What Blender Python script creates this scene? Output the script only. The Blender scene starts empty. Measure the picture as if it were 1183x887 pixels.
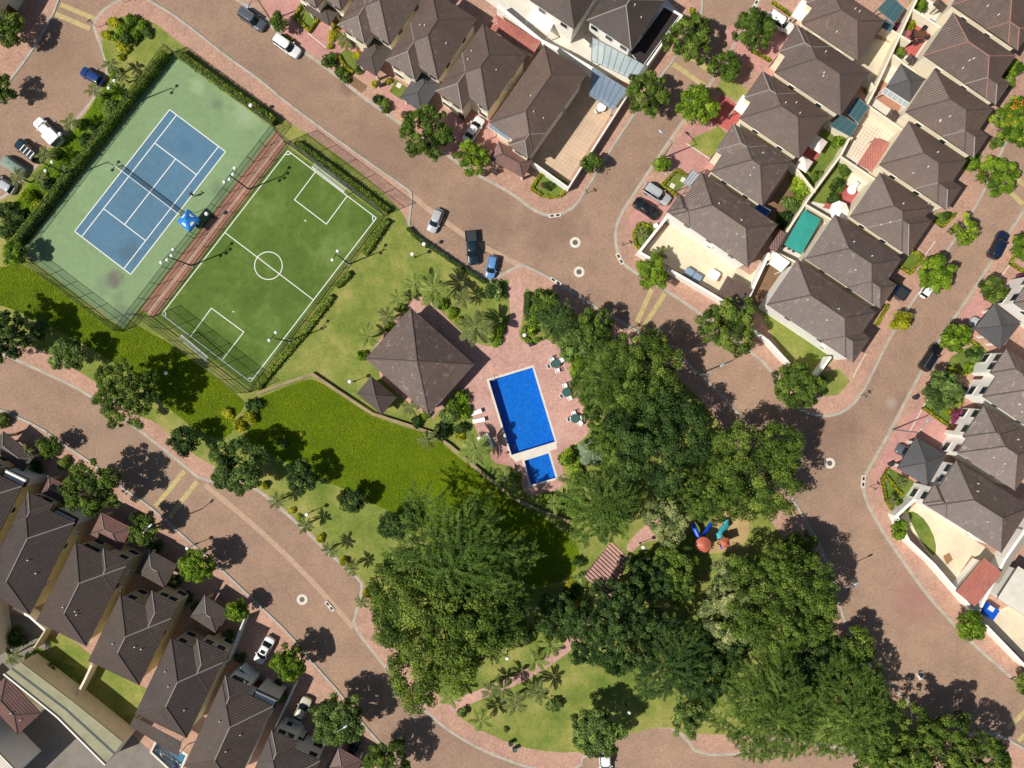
import bpy, math, random
import numpy as np
from mathutils import Vector, Matrix
from mathutils.geometry import tessellate_polygon
scene = bpy.context.scene
COL = scene.collection
random.seed(7)
# ------------------------------------------------------------------ camera, sky, sun, exposure
H = 115.0            # flying height of the drone, metres
S = 0.135            # metres per photograph pixel on the ground
CX, CY = 591.5, 443.5
cam_d = bpy.data.cameras.new('camera'); cam = bpy.data.objects.new('camera', cam_d); COL.objects.link(cam)
cam.location = (0, 0, H); cam.rotation_euler = (0, 0, 0)
cam_d.sensor_fit = 'HORIZONTAL'; cam_d.angle = 2*math.atan(CX*S/H)
cam_d.clip_start = 0.5; cam_d.clip_end = 3000
scene.camera = cam
SUN_EL, SUN_DIR = math.radians(51), math.radians(22)        # shadows run 22 degrees above the picture's right
sunvec = Vector((-math.cos(SUN_DIR)*math.cos(SUN_EL), -math.sin(SUN_DIR)*math.cos(SUN_EL), math.sin(SUN_EL)))
world = bpy.data.worlds.new('World'); scene.world = world; world.use_nodes = True
wn = world.node_tree.nodes; wl = world.node_tree.links
sky = wn.new('ShaderNodeTexSky'); sky.sky_type = 'NISHITA'; sky.sun_disc = False
sky.sun_elevation = SUN_EL; sky.sun_rotation = math.atan2(sunvec.x, sunvec.y)
wl.new(sky.outputs[0], wn['Background'].inputs[0]); wn['Background'].inputs[1].default_value = 0.066
sun_d = bpy.data.lights.new('sun', 'SUN'); sun_d.energy = 4.8; sun_d.angle = math.radians(0.55); sun_d.color = (1, 0.96, 0.9)
sun = bpy.data.objects.new('sun', sun_d); COL.objects.link(sun); sun.location = sunvec*90
sun.rotation_euler = sunvec.to_track_quat('Z', 'Y').to_euler()
scene.view_settings.view_transform = 'Standard'; scene.view_settings.look = 'None'
scene.view_settings.exposure = 0.0; scene.view_settings.gamma = 1.0; scene.view_settings.use_curve_mapping = False

# ------------------------------------------------------------------ helpers
def P(px, py, z=0.0):
    """the place at height z that stands at this point of the photograph"""
    k = S*(1-z/H)
    return Vector(((px-CX)*k, (CY-py)*k, z))
def smooth(pts, n=1, closed=True):
    for _ in range(n):
        out = []
        m = len(pts)
        for i in range(m if closed else m-1):
            a, b = pts[i], pts[(i+1) % m]
            out += [(a[0]*.75+b[0]*.25, a[1]*.75+b[1]*.25), (a[0]*.25+b[0]*.75, a[1]*.25+b[1]*.75)]
        if not closed: out = [pts[0]]+out+[pts[-1]]
        pts = out
    return pts
class MB:
    """collects faces; build() links them as one mesh object"""
    def __init__(s): s.v = []; s.f = []; s.m = []; s.uv = []
    def face(s, pts, mi=0, uv=None):
        n = len(s.v); s.v += [tuple(p) for p in pts]; s.f.append(tuple(range(n, n+len(pts)))); s.m.append(mi)
        s.uv.append(uv if uv else [(p[0], p[1]) for p in pts])
    def box(s, x0, x1, y0, y1, z0, z1, mi=0, M=None):
        c = [Vector((x, y, z)) for z in (z0, z1) for y in (y0, y1) for x in (x0, x1)]
        if M: c = [M @ p for p in c]
        for q in ((0,2,3,1), (4,5,7,6), (0,1,5,4), (2,6,7,3), (0,4,6,2), (1,3,7,5)):
            s.face([c[i] for i in q], mi)
    def prism(s, pts, z0, z1, mi=0, bottom=True, holes=()):
        """pts: world xy outline; holes: outlines left open in the top"""
        pts = [Vector((p[0], p[1])) for p in pts]
        if sum(pts[i-1].x*pts[i].y-pts[i].x*pts[i-1].y for i in range(len(pts))) < 0: pts.reverse()
        loops = [pts]+[[Vector((p[0], p[1])) for p in h] for h in holes]
        flat = [p for l in loops for p in l]
        tri = tessellate_polygon([[Vector((p.x, p.y, 0)) for p in l] for l in loops])
        for t in tri:
            a, b, c = (flat[i] for i in t)
            if (b-a).cross(c-a) < 0: b, c = c, b
            s.face([(q.x, q.y, z1) for q in (a, b, c)], mi)
            if bottom and not holes: s.face([(q.x, q.y, z0) for q in (a, c, b)], mi)
        for i in range(len(pts)):
            a, b = pts[i-1], pts[i]
            s.face([(a.x, a.y, z0), (b.x, b.y, z0), (b.x, b.y, z1), (a.x, a.y, z1)], mi)
    def strip(s, pts, w, z0, z1, mi=0, closed=False, side=0.0):
        """a bar of width w along world xy points"""
        pts = [Vector((p[0], p[1])) for p in pts]; n = len(pts); L = []; R = []
        for i in range(n):
            a = pts[i-1] if (i or closed) else pts[i]; b = pts[(i+1) % n] if (i < n-1 or closed) else pts[i]
            d1 = (pts[i]-a); d2 = (b-pts[i])
            d1 = d1.normalized() if d1.length > 1e-6 else d2.normalized(); d2 = d2.normalized() if d2.length > 1e-6 else d1
            t = (d1+d2); t = t.normalized() if t.length > 1e-6 else d1
            nrm = Vector((-t.y, t.x)); k = 1/max(.4, nrm.dot(Vector((-d1.y, d1.x))))
            L.append(pts[i]+nrm*k*(w/2+side)); R.append(pts[i]-nrm*k*(w/2-side))
        for i in range(n if closed else n-1):
            j = (i+1) % n; a, b, c, d = L[i], R[i], R[j], L[j]
            s.face([(q.x, q.y, z1) for q in (a, b, c, d)], mi)
            s.face([(b.x, b.y, z0), (c.x, c.y, z0), (c.x, c.y, z1), (b.x, b.y, z1)], mi)
            s.face([(d.x, d.y, z0), (a.x, a.y, z0), (a.x, a.y, z1), (d.x, d.y, z1)], mi)
        if not closed:
            for a, b in ((L[0], R[0]), (R[-1], L[-1])):
                s.face([(a.x, a.y, z0), (b.x, b.y, z0), (b.x, b.y, z1), (a.x, a.y, z1)], mi)
    def tube(s, pts, rad, n=8, mi=0, cap=True):
        pts = [Vector(p) for p in pts]; rads = rad if isinstance(rad, (list, tuple)) else [rad]*len(pts); rings = []
        for i, p in enumerate(pts):
            t = (pts[min(i+1, len(pts)-1)]-pts[max(i-1, 0)]).normalized()
            a = t.orthogonal().normalized() if abs(t.z) < .95 else t.cross(Vector((0, 1, 0))).normalized(); b = t.cross(a)
            rings.append([p+(a*math.cos(2*math.pi*k/n)+b*math.sin(2*math.pi*k/n))*rads[i] for k in range(n)])
        for r0, r1 in zip(rings, rings[1:]):
            for k in range(n): s.face([r0[k], r0[(k+1) % n], r1[(k+1) % n], r1[k]], mi)
        if cap: s.face(rings[0][::-1], mi); s.face(rings[-1], mi)
    def rings(s, rings, mi=0, cap0=True, cap1=True):
        n = len(rings[0])
        for r0, r1 in zip(rings, rings[1:]):
            for k in range(n): s.face([r0[k], r0[(k+1) % n], r1[(k+1) % n], r1[k]], mi)
        if cap0: s.face(rings[0][::-1], mi)
        if cap1: s.face(rings[-1], mi)
    def mesh(s, name, mats, smooth=False, weld=True):
        me = bpy.data.meshes.new(name); me.from_pydata(s.v, [], s.f)
        for m in (mats if isinstance(mats, (list, tuple)) else [mats]): me.materials.append(m)
        me.polygons.foreach_set('material_index', s.m)
        uvl = me.uv_layers.new(name='UVMap'); flat = np.array([c for f in s.uv for u in f for c in u], dtype=np.float32)
        uvl.data.foreach_set('uv', flat)
        if smooth:
            if weld:
                import bmesh
                bm = bmesh.new(); bm.from_mesh(me); bmesh.ops.remove_doubles(bm, verts=bm.verts, dist=1e-4); bm.to_mesh(me); bm.free()
            me.shade_smooth()
            try: me.set_sharp_from_angle(angle=math.radians(smooth if smooth is not True else 40))
            except Exception: pass
        return me
    def build(s, name, mats, parent=None, smooth=False, loc=None, rot=None):
        return link(name, s.mesh(name, mats, smooth), parent, loc, rot)
def link(name, data, parent=None, loc=None, rot=None, scale=None):
    o = bpy.data.objects.new(name, data); COL.objects.link(o)
    if parent: o.parent = parent
    if loc is not None: o.location = loc
    if rot is not None: o.rotation_euler = (0, 0, rot) if isinstance(rot, (int, float)) else rot
    if scale is not None: o.scale = scale
    return o
def tag(o, label=None, cat=None, group=None, kind=None):
    if label: o['label'] = label
    if cat: o['category'] = cat
    if group: o['group'] = group
    if kind: o['kind'] = kind
    return o
def thing(name, loc, label, cat, rot=0, group=None):
    o = link(name, None, None, loc, rot); o.empty_display_size = .3
    return tag(o, label, cat, group)
def paint(o, mat):
    """own material on shared mesh data"""
    o.material_slots[0].link = 'OBJECT'; o.material_slots[0].material = mat
    return o
_ub = {}
def ubox(name, mat, parent, centre, size, rot=0):
    """a box piece on shared mesh data"""
    if mat.name not in _ub:
        b = MB(); b.box(-.5, .5, -.5, .5, -.5, .5); _ub[mat.name] = b.mesh('box_'+mat.name, mat)
    return link(name, _ub[mat.name], parent, centre, rot, size)

# ------------------------------------------------------------------ materials
MAT = {}
def srgb(r, g, b):
    f = lambda c: (c/255/12.92 if c/255 <= .04045 else ((c/255+.055)/1.055)**2.4)
    return (f(r), f(g), f(b), 1)
class NT:
    def __init__(s, name):
        s.m = bpy.data.materials.new(name); s.m.use_nodes = True; MAT[name] = s.m
        s.n = s.m.node_tree.nodes; s.l = s.m.node_tree.links; s.bsdf = s.n['Principled BSDF']; s.out = s.n['Material Output']
        s.bsdf.inputs['Specular IOR Level'].default_value = .25
        s._pos = None
    def pos(s, space='world'):
        if space == 'world':
            if not s._pos: s._pos = s.n.new('ShaderNodeNewGeometry')
            return s._pos.outputs['Position']
        t = s.n.new('ShaderNodeTexCoord'); return t.outputs['UV' if space == 'uv' else 'Object']
    def noise(s, scale, detail=3, rough=.55, space='world', dist=0):
        n = s.n.new('ShaderNodeTexNoise'); n.inputs['Scale'].default_value = scale; n.inputs['Detail'].default_value = detail
        n.inputs['Roughness'].default_value = rough; n.inputs['Distortion'].default_value = dist
        s.l.new(s.pos(space), n.inputs['Vector']); return n.outputs['Fac']
    def ramp(s, fac, stops, interp='LINEAR'):
        r = s.n.new('ShaderNodeValToRGB'); e = r.color_ramp.elements; r.color_ramp.interpolation = interp
        while len(e) < len(stops): e.new(0.5)
        for k, (p, c) in enumerate(stops): e[k].position = p; e[k].color = c if len(c) == 4 else (*c, 1)
        s.l.new(fac, r.inputs[0]); return r.outputs[0]
    def mix(s, a, b, fac, mode='MIX'):
        m = s.n.new('ShaderNodeMix'); m.data_type = 'RGBA'; m.blend_type = mode; m.clamp_result = False
        for sock, v in ((m.inputs[0], fac), (m.inputs[6], a), (m.inputs[7], b)):
            if isinstance(v, (int, float)): sock.default_value = v
            elif isinstance(v, (tuple, list)): sock.default_value = v if len(v) == 4 else (*v, 1)
            else: s.l.new(v, sock)
        return m.outputs[2]
    def math(s, op, a, b=0.0, clamp=False):
        m = s.n.new('ShaderNodeMath'); m.operation = op; m.use_clamp = clamp
        for sock, v in ((m.inputs[0], a), (m.inputs[1], b)):
            if isinstance(v, (int, float)): sock.default_value = v
            else: s.l.new(v, sock)
        return m.outputs[0]
    def spot(s, px, py, rx, soft=1.0, wob=.5, scale=.6):
        """a ragged stain of its own round one place on the ground"""
        q = P(px, py); v = s.n.new('ShaderNodeVectorMath'); v.operation = 'DISTANCE'
        s.l.new(s.pos(), v.inputs[0]); v.inputs[1].default_value = (q.x, q.y, .14)
        d = s.math('DIVIDE', v.outputs['Value'], rx*S)
        d = s.math('ADD', d, s.math('MULTIPLY', s.math('SUBTRACT', s.noise(scale, 4), .5), wob*4))
        m = s.n.new('ShaderNodeMapRange'); s.l.new(d, m.inputs[0])
        for i, val in ((1, 1+soft*.5), (2, 1-soft*.5), (3, 0), (4, 1)): m.inputs[i].default_value = val
        return m.outputs[0]
    def bump(s, h, strength=.3, dist=.02):
        b = s.n.new('ShaderNodeBump'); b.inputs['Strength'].default_value = strength; b.inputs['Distance'].default_value = dist
        s.l.new(h, b.inputs['Height']); s.l.new(b.outputs[0], s.bsdf.inputs['Normal'])
    def color(s, c, rough=.85, metal=0, spec=None):
        i = s.bsdf.inputs
        if isinstance(c, (tuple, list)): i['Base Color'].default_value = c if len(c) == 4 else (*c, 1)
        else: s.l.new(c, i['Base Color'])
        i['Roughness'].default_value = rough; i['Metallic'].default_value = metal
        if spec is not None: i['Specular IOR Level'].default_value = spec
        return s.m
def sc(c, k): return tuple(min(1, x*k) for x in c[:3])+(1,)
def plain(name, c, rough=.7, metal=0, spec=.3, var=.12, scale=3.0, space='obj'):
    t = NT(name); n = t.noise(scale, 3, .6, space)
    return t.color(t.ramp(n, [(.25, sc(c, 1-var)), (.75, sc(c, 1+var))]), rough, metal, spec)
def paving(name, c, c2, bw, bh, mortar, spread=.18, big=.05, bigamp=.16, rot=0, msize=.012, offset=.5, stains=None, wear=None):
    t = NT(name); b = t.n.new('ShaderNodeTexBrick')
    mp = t.n.new('ShaderNodeMapping'); mp.inputs['Rotation'].default_value = (0, 0, math.radians(rot)); t.l.new(t.pos(), mp.inputs[0]); t.l.new(mp.outputs[0], b.inputs['Vector'])
    b.offset = offset; b.inputs['Scale'].default_value = 1; b.inputs['Brick Width'].default_value = bw; b.inputs['Row Height'].default_value = bh
    b.inputs['Mortar Size'].default_value = msize; b.inputs['Color1'].default_value = sc(c, 1-spread); b.inputs['Color2'].default_value = sc(c2, 1+spread)
    b.inputs['Mortar'].default_value = mortar
    col = b.outputs['Color']
    g = t.ramp(t.noise(2.6, 4, .75), [(.3, (1-spread*1.3,)*3), (.7, (1+spread*1.3,)*3)]); col = t.mix(col, g, 1, 'MULTIPLY')
    g = t.ramp(t.noise(big, 3, .5), [(.3, (1-bigamp, 1-bigamp*.95, 1-bigamp*.8)), (.7, (1+bigamp, 1+bigamp*.9, 1+bigamp*.85))]); col = t.mix(col, g, 1, 'MULTIPLY')
    g = t.ramp(t.noise(.35, 5, .62), [(.32, (.86, .86, .88)), (.55, (1, 1, 1)), (.75, (1.09, 1.06, 1.02))]); col = t.mix(col, g, 1, 'MULTIPLY')
    if wear: col = t.mix(col, wear, t.ramp(t.noise(.13, 4, .6), [(.55, (0,)*3), (.72, (.55,)*3)]))
    for (px, py, r, cc, a) in (stains or []):
        col = t.mix(col, cc, t.math('MULTIPLY', t.spot(px, py, r, 1.2, .45, .5), a))
    t.bump(b.outputs['Fac'], -.25, .01)
    return t.color(col, .92, spec=.12)

ROAD = paving('road_pavers', srgb(173, 143, 118), srgb(163, 134, 113), .24, .12, srgb(122, 101, 86), .14, .045, .15, 37, .01,
    stains=[(1060, 690, 26, srgb(158, 112, 104), .55), (1075, 660, 16, srgb(160, 112, 106), .5), (1040, 600, 20, srgb(150, 108, 98), .45),
            (560, 250, 34, srgb(120, 98, 84), .4), (640, 262, 30, srgb(112, 92, 80), .45), (405, 96, 12, srgb(92, 76, 66), .6), (1050, 470, 20, srgb(112, 88, 80), .5), (955, 500, 26, srgb(118, 92, 80), .4),
            (170, 515, 60, srgb(150, 130, 112), .4), (1030, 466, 6, srgb(176, 160, 146), .6), (60, 60, 40, srgb(128, 106, 84), .35), (330, 110, 60, srgb(126, 105, 88), .3), (450, 170, 50, srgb(124, 103, 86), .35)])
PAVE = paving('pavement_pavers', srgb(192, 154, 132), srgb(184, 144, 124), .22, .11, srgb(158, 126, 106), .18, .07, .13, 37, .01,
    stains=[(520, 300, 10, srgb(150, 110, 100), .3)], wear=srgb(176, 148, 130))
PAVE2 = paving('pavement_pink_pavers', srgb(202, 154, 142), srgb(188, 136, 126), .22, .11, srgb(166, 124, 114), .14, .09, .1, 37, .01, wear=srgb(196, 150, 140))
DECK = paving('deck_pavers', srgb(204, 166, 150), srgb(196, 150, 136), .2, .2, srgb(162, 124, 110), .18, .12, .12, 20, .012,
    stains=[(655, 522, 10, srgb(150, 112, 108), .5), (560, 470, 9, srgb(200, 165, 160), .4), (575, 540, 16, srgb(170, 110, 105), .5), (640, 500, 14, srgb(205, 168, 160), .4)])
BRICKROAD = paving('red_brick_walk', srgb(190, 142, 118), srgb(178, 128, 106), .24, .12, srgb(148, 112, 96), .15, .2, .12, 37, .012)
TILE = paving('cream_patio_tiles', srgb(222, 207, 178), srgb(214, 199, 170), 1.0, 1.0, srgb(214, 196, 164), .04, .15, .05, 33, .02, offset=0)
TILE2 = paving('cream_grid_tiles', srgb(228, 216, 194), srgb(222, 208, 186), .5, .5, srgb(196, 174, 146), .04, .15, .05, 33, .045, offset=0)
TERRACE = paving('beige_terrace_tiles', srgb(206, 180, 152), srgb(196, 170, 142), .62, .62, srgb(172, 146, 122), .06, .15, .07, 33, .02, offset=0)
REDPATIO = paving('red_patio_tiles', srgb(190, 106, 100), srgb(180, 94, 90), .4, .4, srgb(160, 80, 76), .06, .15, .07, 33, .012, offset=0)
CONC = plain('kerb_concrete', srgb(172, 165, 150), .9, var=.2, scale=.9, space='world')
CONC2 = plain('pale_concrete', srgb(214, 206, 190), .9, var=.1, scale=.8, space='world')
ALLEY = plain('olive_concrete', srgb(150, 146, 116), .9, var=.18, scale=.5, space='world')
YPAINT = plain('yellow_road_paint', srgb(182, 164, 112), .8, var=.25, scale=1.6, space='world')
WPAINT = plain('white_line_paint', srgb(228, 226, 218), .8, var=.06, scale=2, space='world')
GUTTER = plain('gutter_concrete', srgb(168, 156, 138), .9, var=.2, scale=.9, space='world')
YARDC = plain('shade_toned_yard_concrete', srgb(128, 120, 110), .9, var=.2, scale=.4, space='world')  # colour kept dark to stand for the house shade on the yards
SEAM = plain('pale_seam_pavers', srgb(180, 151, 126), .92, var=.12, scale=1.2, space='world')
SOIL = plain('bare_soil', srgb(128, 100, 76), .95, var=.25, scale=.6, space='world')
SAND = plain('play_sand', srgb(176, 150, 104), .95, var=.2, scale=.5, space='world')
def grass(name, cols, big=.12, bump=.6, speck=None):
    t = NT(name)
    c = t.ramp(t.noise(big, 5, .62), [(p, q) for p, q in cols])
    c = t.mix(c, t.ramp(t.noise(3.2, 4, .8), [(.25, (.66, .68, .6)), (.5, (1, 1, 1)), (.75, (1.3, 1.26, 1.2))]), 1, 'MULTIPLY')
    if speck: c = t.mix(c, speck, t.ramp(t.noise(1.4, 3, .7), [(.6, (0,)*3), (.75, (.6,)*3)]))
    t.bump(t.noise(6, 4, .8), bump, .08)
    return t.color(c, .95, spec=.08)
LAWN = grass('dry_lawn', [(.3, srgb(94, 114, 48)), (.46, srgb(122, 132, 62)), (.6, srgb(148, 146, 80)), (.78, srgb(174, 154, 98))], .16)
LAWN2 = grass('green_lawn', [(.3, srgb(84, 106, 42)), (.7, srgb(122, 132, 62))], .3)
COVER = grass('ground_cover_soil', [(.3, srgb(78, 106, 10)), (.7, srgb(110, 134, 14))], .2)
def turfm():
    t = NT('artificial_turf')
    c = t.ramp(t.noise(.16, 4, .6, dist=.4), [(.3, srgb(78, 100, 42)), (.5, srgb(90, 111, 49)), (.68, srgb(108, 127, 64))])
    c = t.mix(c, t.ramp(t.noise(4, 3, .8), [(.3, (.85,)*3), (.7, (1.15,)*3)]), 1, 'MULTIPLY')
    c = t.mix(c, t.ramp(t.noise(.7, 5, .7, dist=.5), [(.38, (.9, .92, .9)), (.62, (1.1, 1.08, 1.12))]), 1, 'MULTIPLY')
    t.bump(t.noise(8, 3), .4, .03); return t.color(c, .9, spec=.1)
TURF = turfm()
def courtm(name, c, stains, amp=.07):
    t = NT(name)
    col = t.ramp(t.noise(.13, 5, .62), [(.3, sc(c, 1-amp)), (.7, sc(c, 1+amp))])
    col = t.mix(col, t.ramp(t.noise(1.2, 5, .72), [(.3, (.9, .9, .9)), (.7, (1.1, 1.1, 1.1))]), 1, 'MULTIPLY')
    col = t.mix(col, t.ramp(t.noise(9, 3, .8), [(.3, (.93,)*3), (.7, (1.07,)*3)]), 1, 'MULTIPLY')
    for (px, py, r, cc, a) in stains: col = t.mix(col, cc, t.math('MULTIPLY', t.spot(px, py, r, 1.0, .5, .5), a))
    return t.color(col, .8, spec=.2)
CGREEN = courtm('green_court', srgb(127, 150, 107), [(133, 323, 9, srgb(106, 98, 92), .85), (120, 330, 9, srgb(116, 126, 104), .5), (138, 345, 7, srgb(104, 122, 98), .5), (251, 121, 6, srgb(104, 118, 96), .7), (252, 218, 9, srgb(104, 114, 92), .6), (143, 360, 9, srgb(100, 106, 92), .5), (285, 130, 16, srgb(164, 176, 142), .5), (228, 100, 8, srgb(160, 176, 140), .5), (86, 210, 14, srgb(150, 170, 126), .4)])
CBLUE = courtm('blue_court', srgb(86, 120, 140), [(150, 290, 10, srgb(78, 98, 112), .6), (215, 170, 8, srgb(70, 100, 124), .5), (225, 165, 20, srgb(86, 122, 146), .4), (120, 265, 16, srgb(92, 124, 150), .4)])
def wallm(name, c, dirt=.12):
    t = NT(name); col = t.ramp(t.noise(.8, 5, .65), [(.3, sc(c, 1-dirt)), (.6, c), (.8, sc(c, 1.04))])
    t.bump(t.noise(30, 2), .15, .01); return t.color(col, .9, spec=.15)
WCREAM = wallm('cream_plaster', srgb(238, 226, 200)); WWHITE = wallm('white_plaster', srgb(240, 236, 226), .06); WOCHRE = wallm('ochre_plaster', srgb(206, 192, 152))
WBLUE = wallm('pale_grey_plaster', srgb(222, 226, 222)); WGREY = wallm('grey_block', srgb(150, 142, 128)); WSTONE = wallm('retaining_stone', srgb(160, 142, 108), .3)
def roofm(name, c, c2, lich, lamt, spread=.2):
    """clay tiles: one course every .34 m and a roll every .24 m on the roof's own uv"""
    t = NT(name); b = t.n.new('ShaderNodeTexBrick'); t.l.new(t.pos('uv'), b.inputs['Vector']); b.offset = .5
    for k, v in (('Scale', 1), ('Brick Width', .25), ('Row Height', .34), ('Mortar Size', .022)): b.inputs[k].default_value = v
    b.inputs['Color1'].default_value = sc(c, 1-spread); b.inputs['Color2'].default_value = sc(c2, 1+spread); b.inputs['Mortar'].default_value = sc(c, .5)
    col = t.mix(b.outputs['Color'], t.ramp(t.noise(.35, 4, .65), [(.3, (.84, .84, .86)), (.7, (1.14, 1.1, 1.06))]), 1, 'MULTIPLY')
    col = t.mix(col, t.ramp(t.noise(2.2, 3, .8), [(.3, (.86,)*3), (.7, (1.14,)*3)]), 1, 'MULTIPLY')
    col = t.mix(col, lich, t.ramp(t.noise(1.1, 6, .78), [(.56, (0,)*3), (.68, (lamt,)*3)]))
    oi = t.n.new('ShaderNodeObjectInfo'); col = t.mix(col, t.ramp(oi.outputs['Random'], [(0, (.88, .88, .9)), (.5, (1, .99, .98)), (1, (1.12, 1.08, 1.03))]), 1, 'MULTIPLY')
    w = t.n.new('ShaderNodeTexWave'); w.wave_type = 'BANDS'; w.bands_direction = 'X'; w.inputs['Scale'].default_value = 2*math.pi/.25/ (2*math.pi) * 1.0
    t.l.new(t.pos('uv'), w.inputs['Vector']); w.inputs['Scale'].default_value = .314/.25
    t.bump(w.outputs['Fac'], .9, .05)
    return t.color(col, .44, spec=.6)
RB = roofm('brown_roof_tiles', srgb(114, 94, 82), srgb(99, 82, 72), srgb(150, 142, 132), .25)
RB2 = roofm('dark_and_dimmed_roof_tiles', srgb(87, 74, 65), srgb(74, 63, 56), srgb(140, 130, 120), .12)  # dark tiles, toned down further for dimmer light on the lower left roofs
RW = roofm('weathered_roof_tiles', srgb(118, 100, 88), srgb(104, 88, 79), srgb(176, 168, 156), .55)
RG = roofm('slate_grey_roof_tiles', srgb(92, 92, 92), srgb(80, 80, 82), srgb(130, 130, 130), .15)
RR = roofm('reddish_roof_tiles', srgb(128, 92, 82), srgb(112, 80, 72), srgb(150, 120, 108), .3)
RT = roofm('terracotta_sheet_roof', srgb(190, 122, 106), srgb(180, 112, 98), srgb(205, 150, 136), .3, .08)
FASCIA = plain('fascia_brown', srgb(84, 72, 64), .7)
CAPD = plain('ridge_cap_dark', srgb(88, 78, 72), .85, var=.2); CAPL = plain('ridge_cap_pale', srgb(144, 136, 128), .85, var=.2); CAPR = plain('ridge_cap_red', srgb(150, 112, 100), .85, var=.2)
def glassm(name, c, alpha, rough=.08):
    t = NT(name); i = t.bsdf.inputs; i['Base Color'].default_value = c; i['Roughness'].default_value = rough; i['Alpha'].default_value = alpha; i['Specular IOR Level'].default_value = .5
    return t.m
PANE = glassm('window_glass', srgb(40, 50, 56), 1.0); POLY = glassm('clear_polycarbonate', srgb(190, 204, 206), .55, .25); POLYB = glassm('blue_polycarbonate', srgb(140, 160, 180), .6, .25)
POLYT = glassm('teal_glass_sheet', srgb(70, 104, 108), .8, .12)
FRAMEW = plain('white_frame', srgb(232, 228, 218), .5, var=.05); FRAMED = plain('dark_frame', srgb(52, 50, 50), .5, var=.1)
STEEL = plain('galvanised_steel', srgb(150, 156, 158), .45, .6, var=.1); DARKSTEEL = plain('dark_green_steel', srgb(42, 54, 50), .5, .2, var=.1)
WOOD = plain('timber', srgb(150, 112, 72), .8, var=.25, scale=2); DOORW = plain('door_brown', srgb(90, 62, 44), .6, var=.15)
AWN = plain('white_canvas', srgb(244, 238, 228), .9, var=.03); AWNC = plain('cream_canvas', srgb(240, 222, 210), .9, var=.03)
TEAL = plain('teal_canvas', srgb(52, 148, 134), .85, var=.06, scale=.6); BLUEC = plain('blue_canvas', srgb(44, 128, 206), .8, var=.05); BLUET = plain('blue_tarp', srgb(30, 84, 156), .7, var=.12)
BLACKC = plain('black_shade_cloth', srgb(54, 46, 44), .95, var=.1); WPLAST = plain('white_plastic', srgb(236, 234, 228), .5, var=.03); GPLAST = plain('dark_green_plastic', srgb(58, 92, 88), .5, var=.08)
DGREY = plain('dark_grey_plastic', srgb(50, 54, 56), .5, var=.1); ORANGE = plain('orange_plastic', srgb(188, 102, 80), .5, var=.1); PBLUE = plain('bright_blue_plastic', srgb(20, 80, 210), .35, var=.06, spec=.5)
PTEAL = plain('turquoise_plastic', srgb(70, 176, 184), .35, var=.06, spec=.5); RUBBER = plain('tyre_rubber', srgb(30, 30, 30), .85, var=.1); RIM = plain('wheel_rim', srgb(176, 178, 180), .35, .8)
def fencem():
    t = NT('chain_link'); t.color(srgb(36, 52, 46), .6); t.bsdf.inputs['Alpha'].default_value = .32; return t.m
CHAIN = fencem()
NETM = NT('net_cord'); NETM.color(srgb(40, 46, 50), .8); NETM.bsdf.inputs['Alpha'].default_value = .3; NETM = NETM.m
NETW = NT('white_goal_net'); NETW.color(srgb(220, 224, 222), .8); NETW.bsdf.inputs['Alpha'].default_value = .22; NETW = NETW.m
def lampm():
    t = NT('lamp_globe'); t.color(srgb(250, 250, 244), .3, spec=.4); return t.m
GLOBE = lampm()
def waterm():
    t = NT('pool_water'); g = t.n.new('ShaderNodeBsdfGlossy'); g.inputs['Roughness'].default_value = .06; tr = t.n.new('ShaderNodeBsdfTransparent'); tr.inputs[0].default_value = (.72, .9, 1, 1)
    f = t.n.new('ShaderNodeFresnel'); f.inputs[0].default_value = 1.33; b = t.n.new('ShaderNodeBump'); b.inputs['Strength'].default_value = .8; b.inputs['Distance'].default_value = .12
    t.l.new(t.noise(2.6, 3, .6, dist=.6), b.inputs['Height']); t.l.new(b.outputs[0], g.inputs['Normal']); t.l.new(b.outputs[0], f.inputs['Normal'])
    mx = t.n.new('ShaderNodeMixShader'); t.l.new(f.outputs[0], mx.inputs[0]); t.l.new(tr.outputs[0], mx.inputs[1]); t.l.new(g.outputs[0], mx.inputs[2]); t.l.new(mx.outputs[0], t.out.inputs[0]); return t.m
WATER = waterm()
def pooltile():
    t = NT('blue_mosaic_ripple_light'); v = t.n.new('ShaderNodeTexVoronoi'); v.inputs['Scale'].default_value = 2.4; t.l.new(t.pos(), v.inputs['Vector'])
    c = t.mix(srgb(6, 108, 190), t.ramp(v.outputs['Distance'], [(.1, (.7, .78, .84)), (.6, (1.25, 1.18, 1.1))]), 1, 'MULTIPLY')  # cell contrast paints rippling pool light over the mosaic mottling
    c = t.mix(c, t.ramp(t.noise(1.6, 4, .7, dist=.8), [(.35, (.88, .9, .92)), (.7, (1.12, 1.1, 1.08))]), 1, 'MULTIPLY')
    return t.color(c, .5)
POOLT = pooltile()
POOLS_ = plain('pale_blue_mosaic', srgb(12, 116, 194), .5, var=.14, scale=2)
POOLG = plain('teal_pool_tiles', srgb(30, 110, 130), .5, var=.08)
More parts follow.
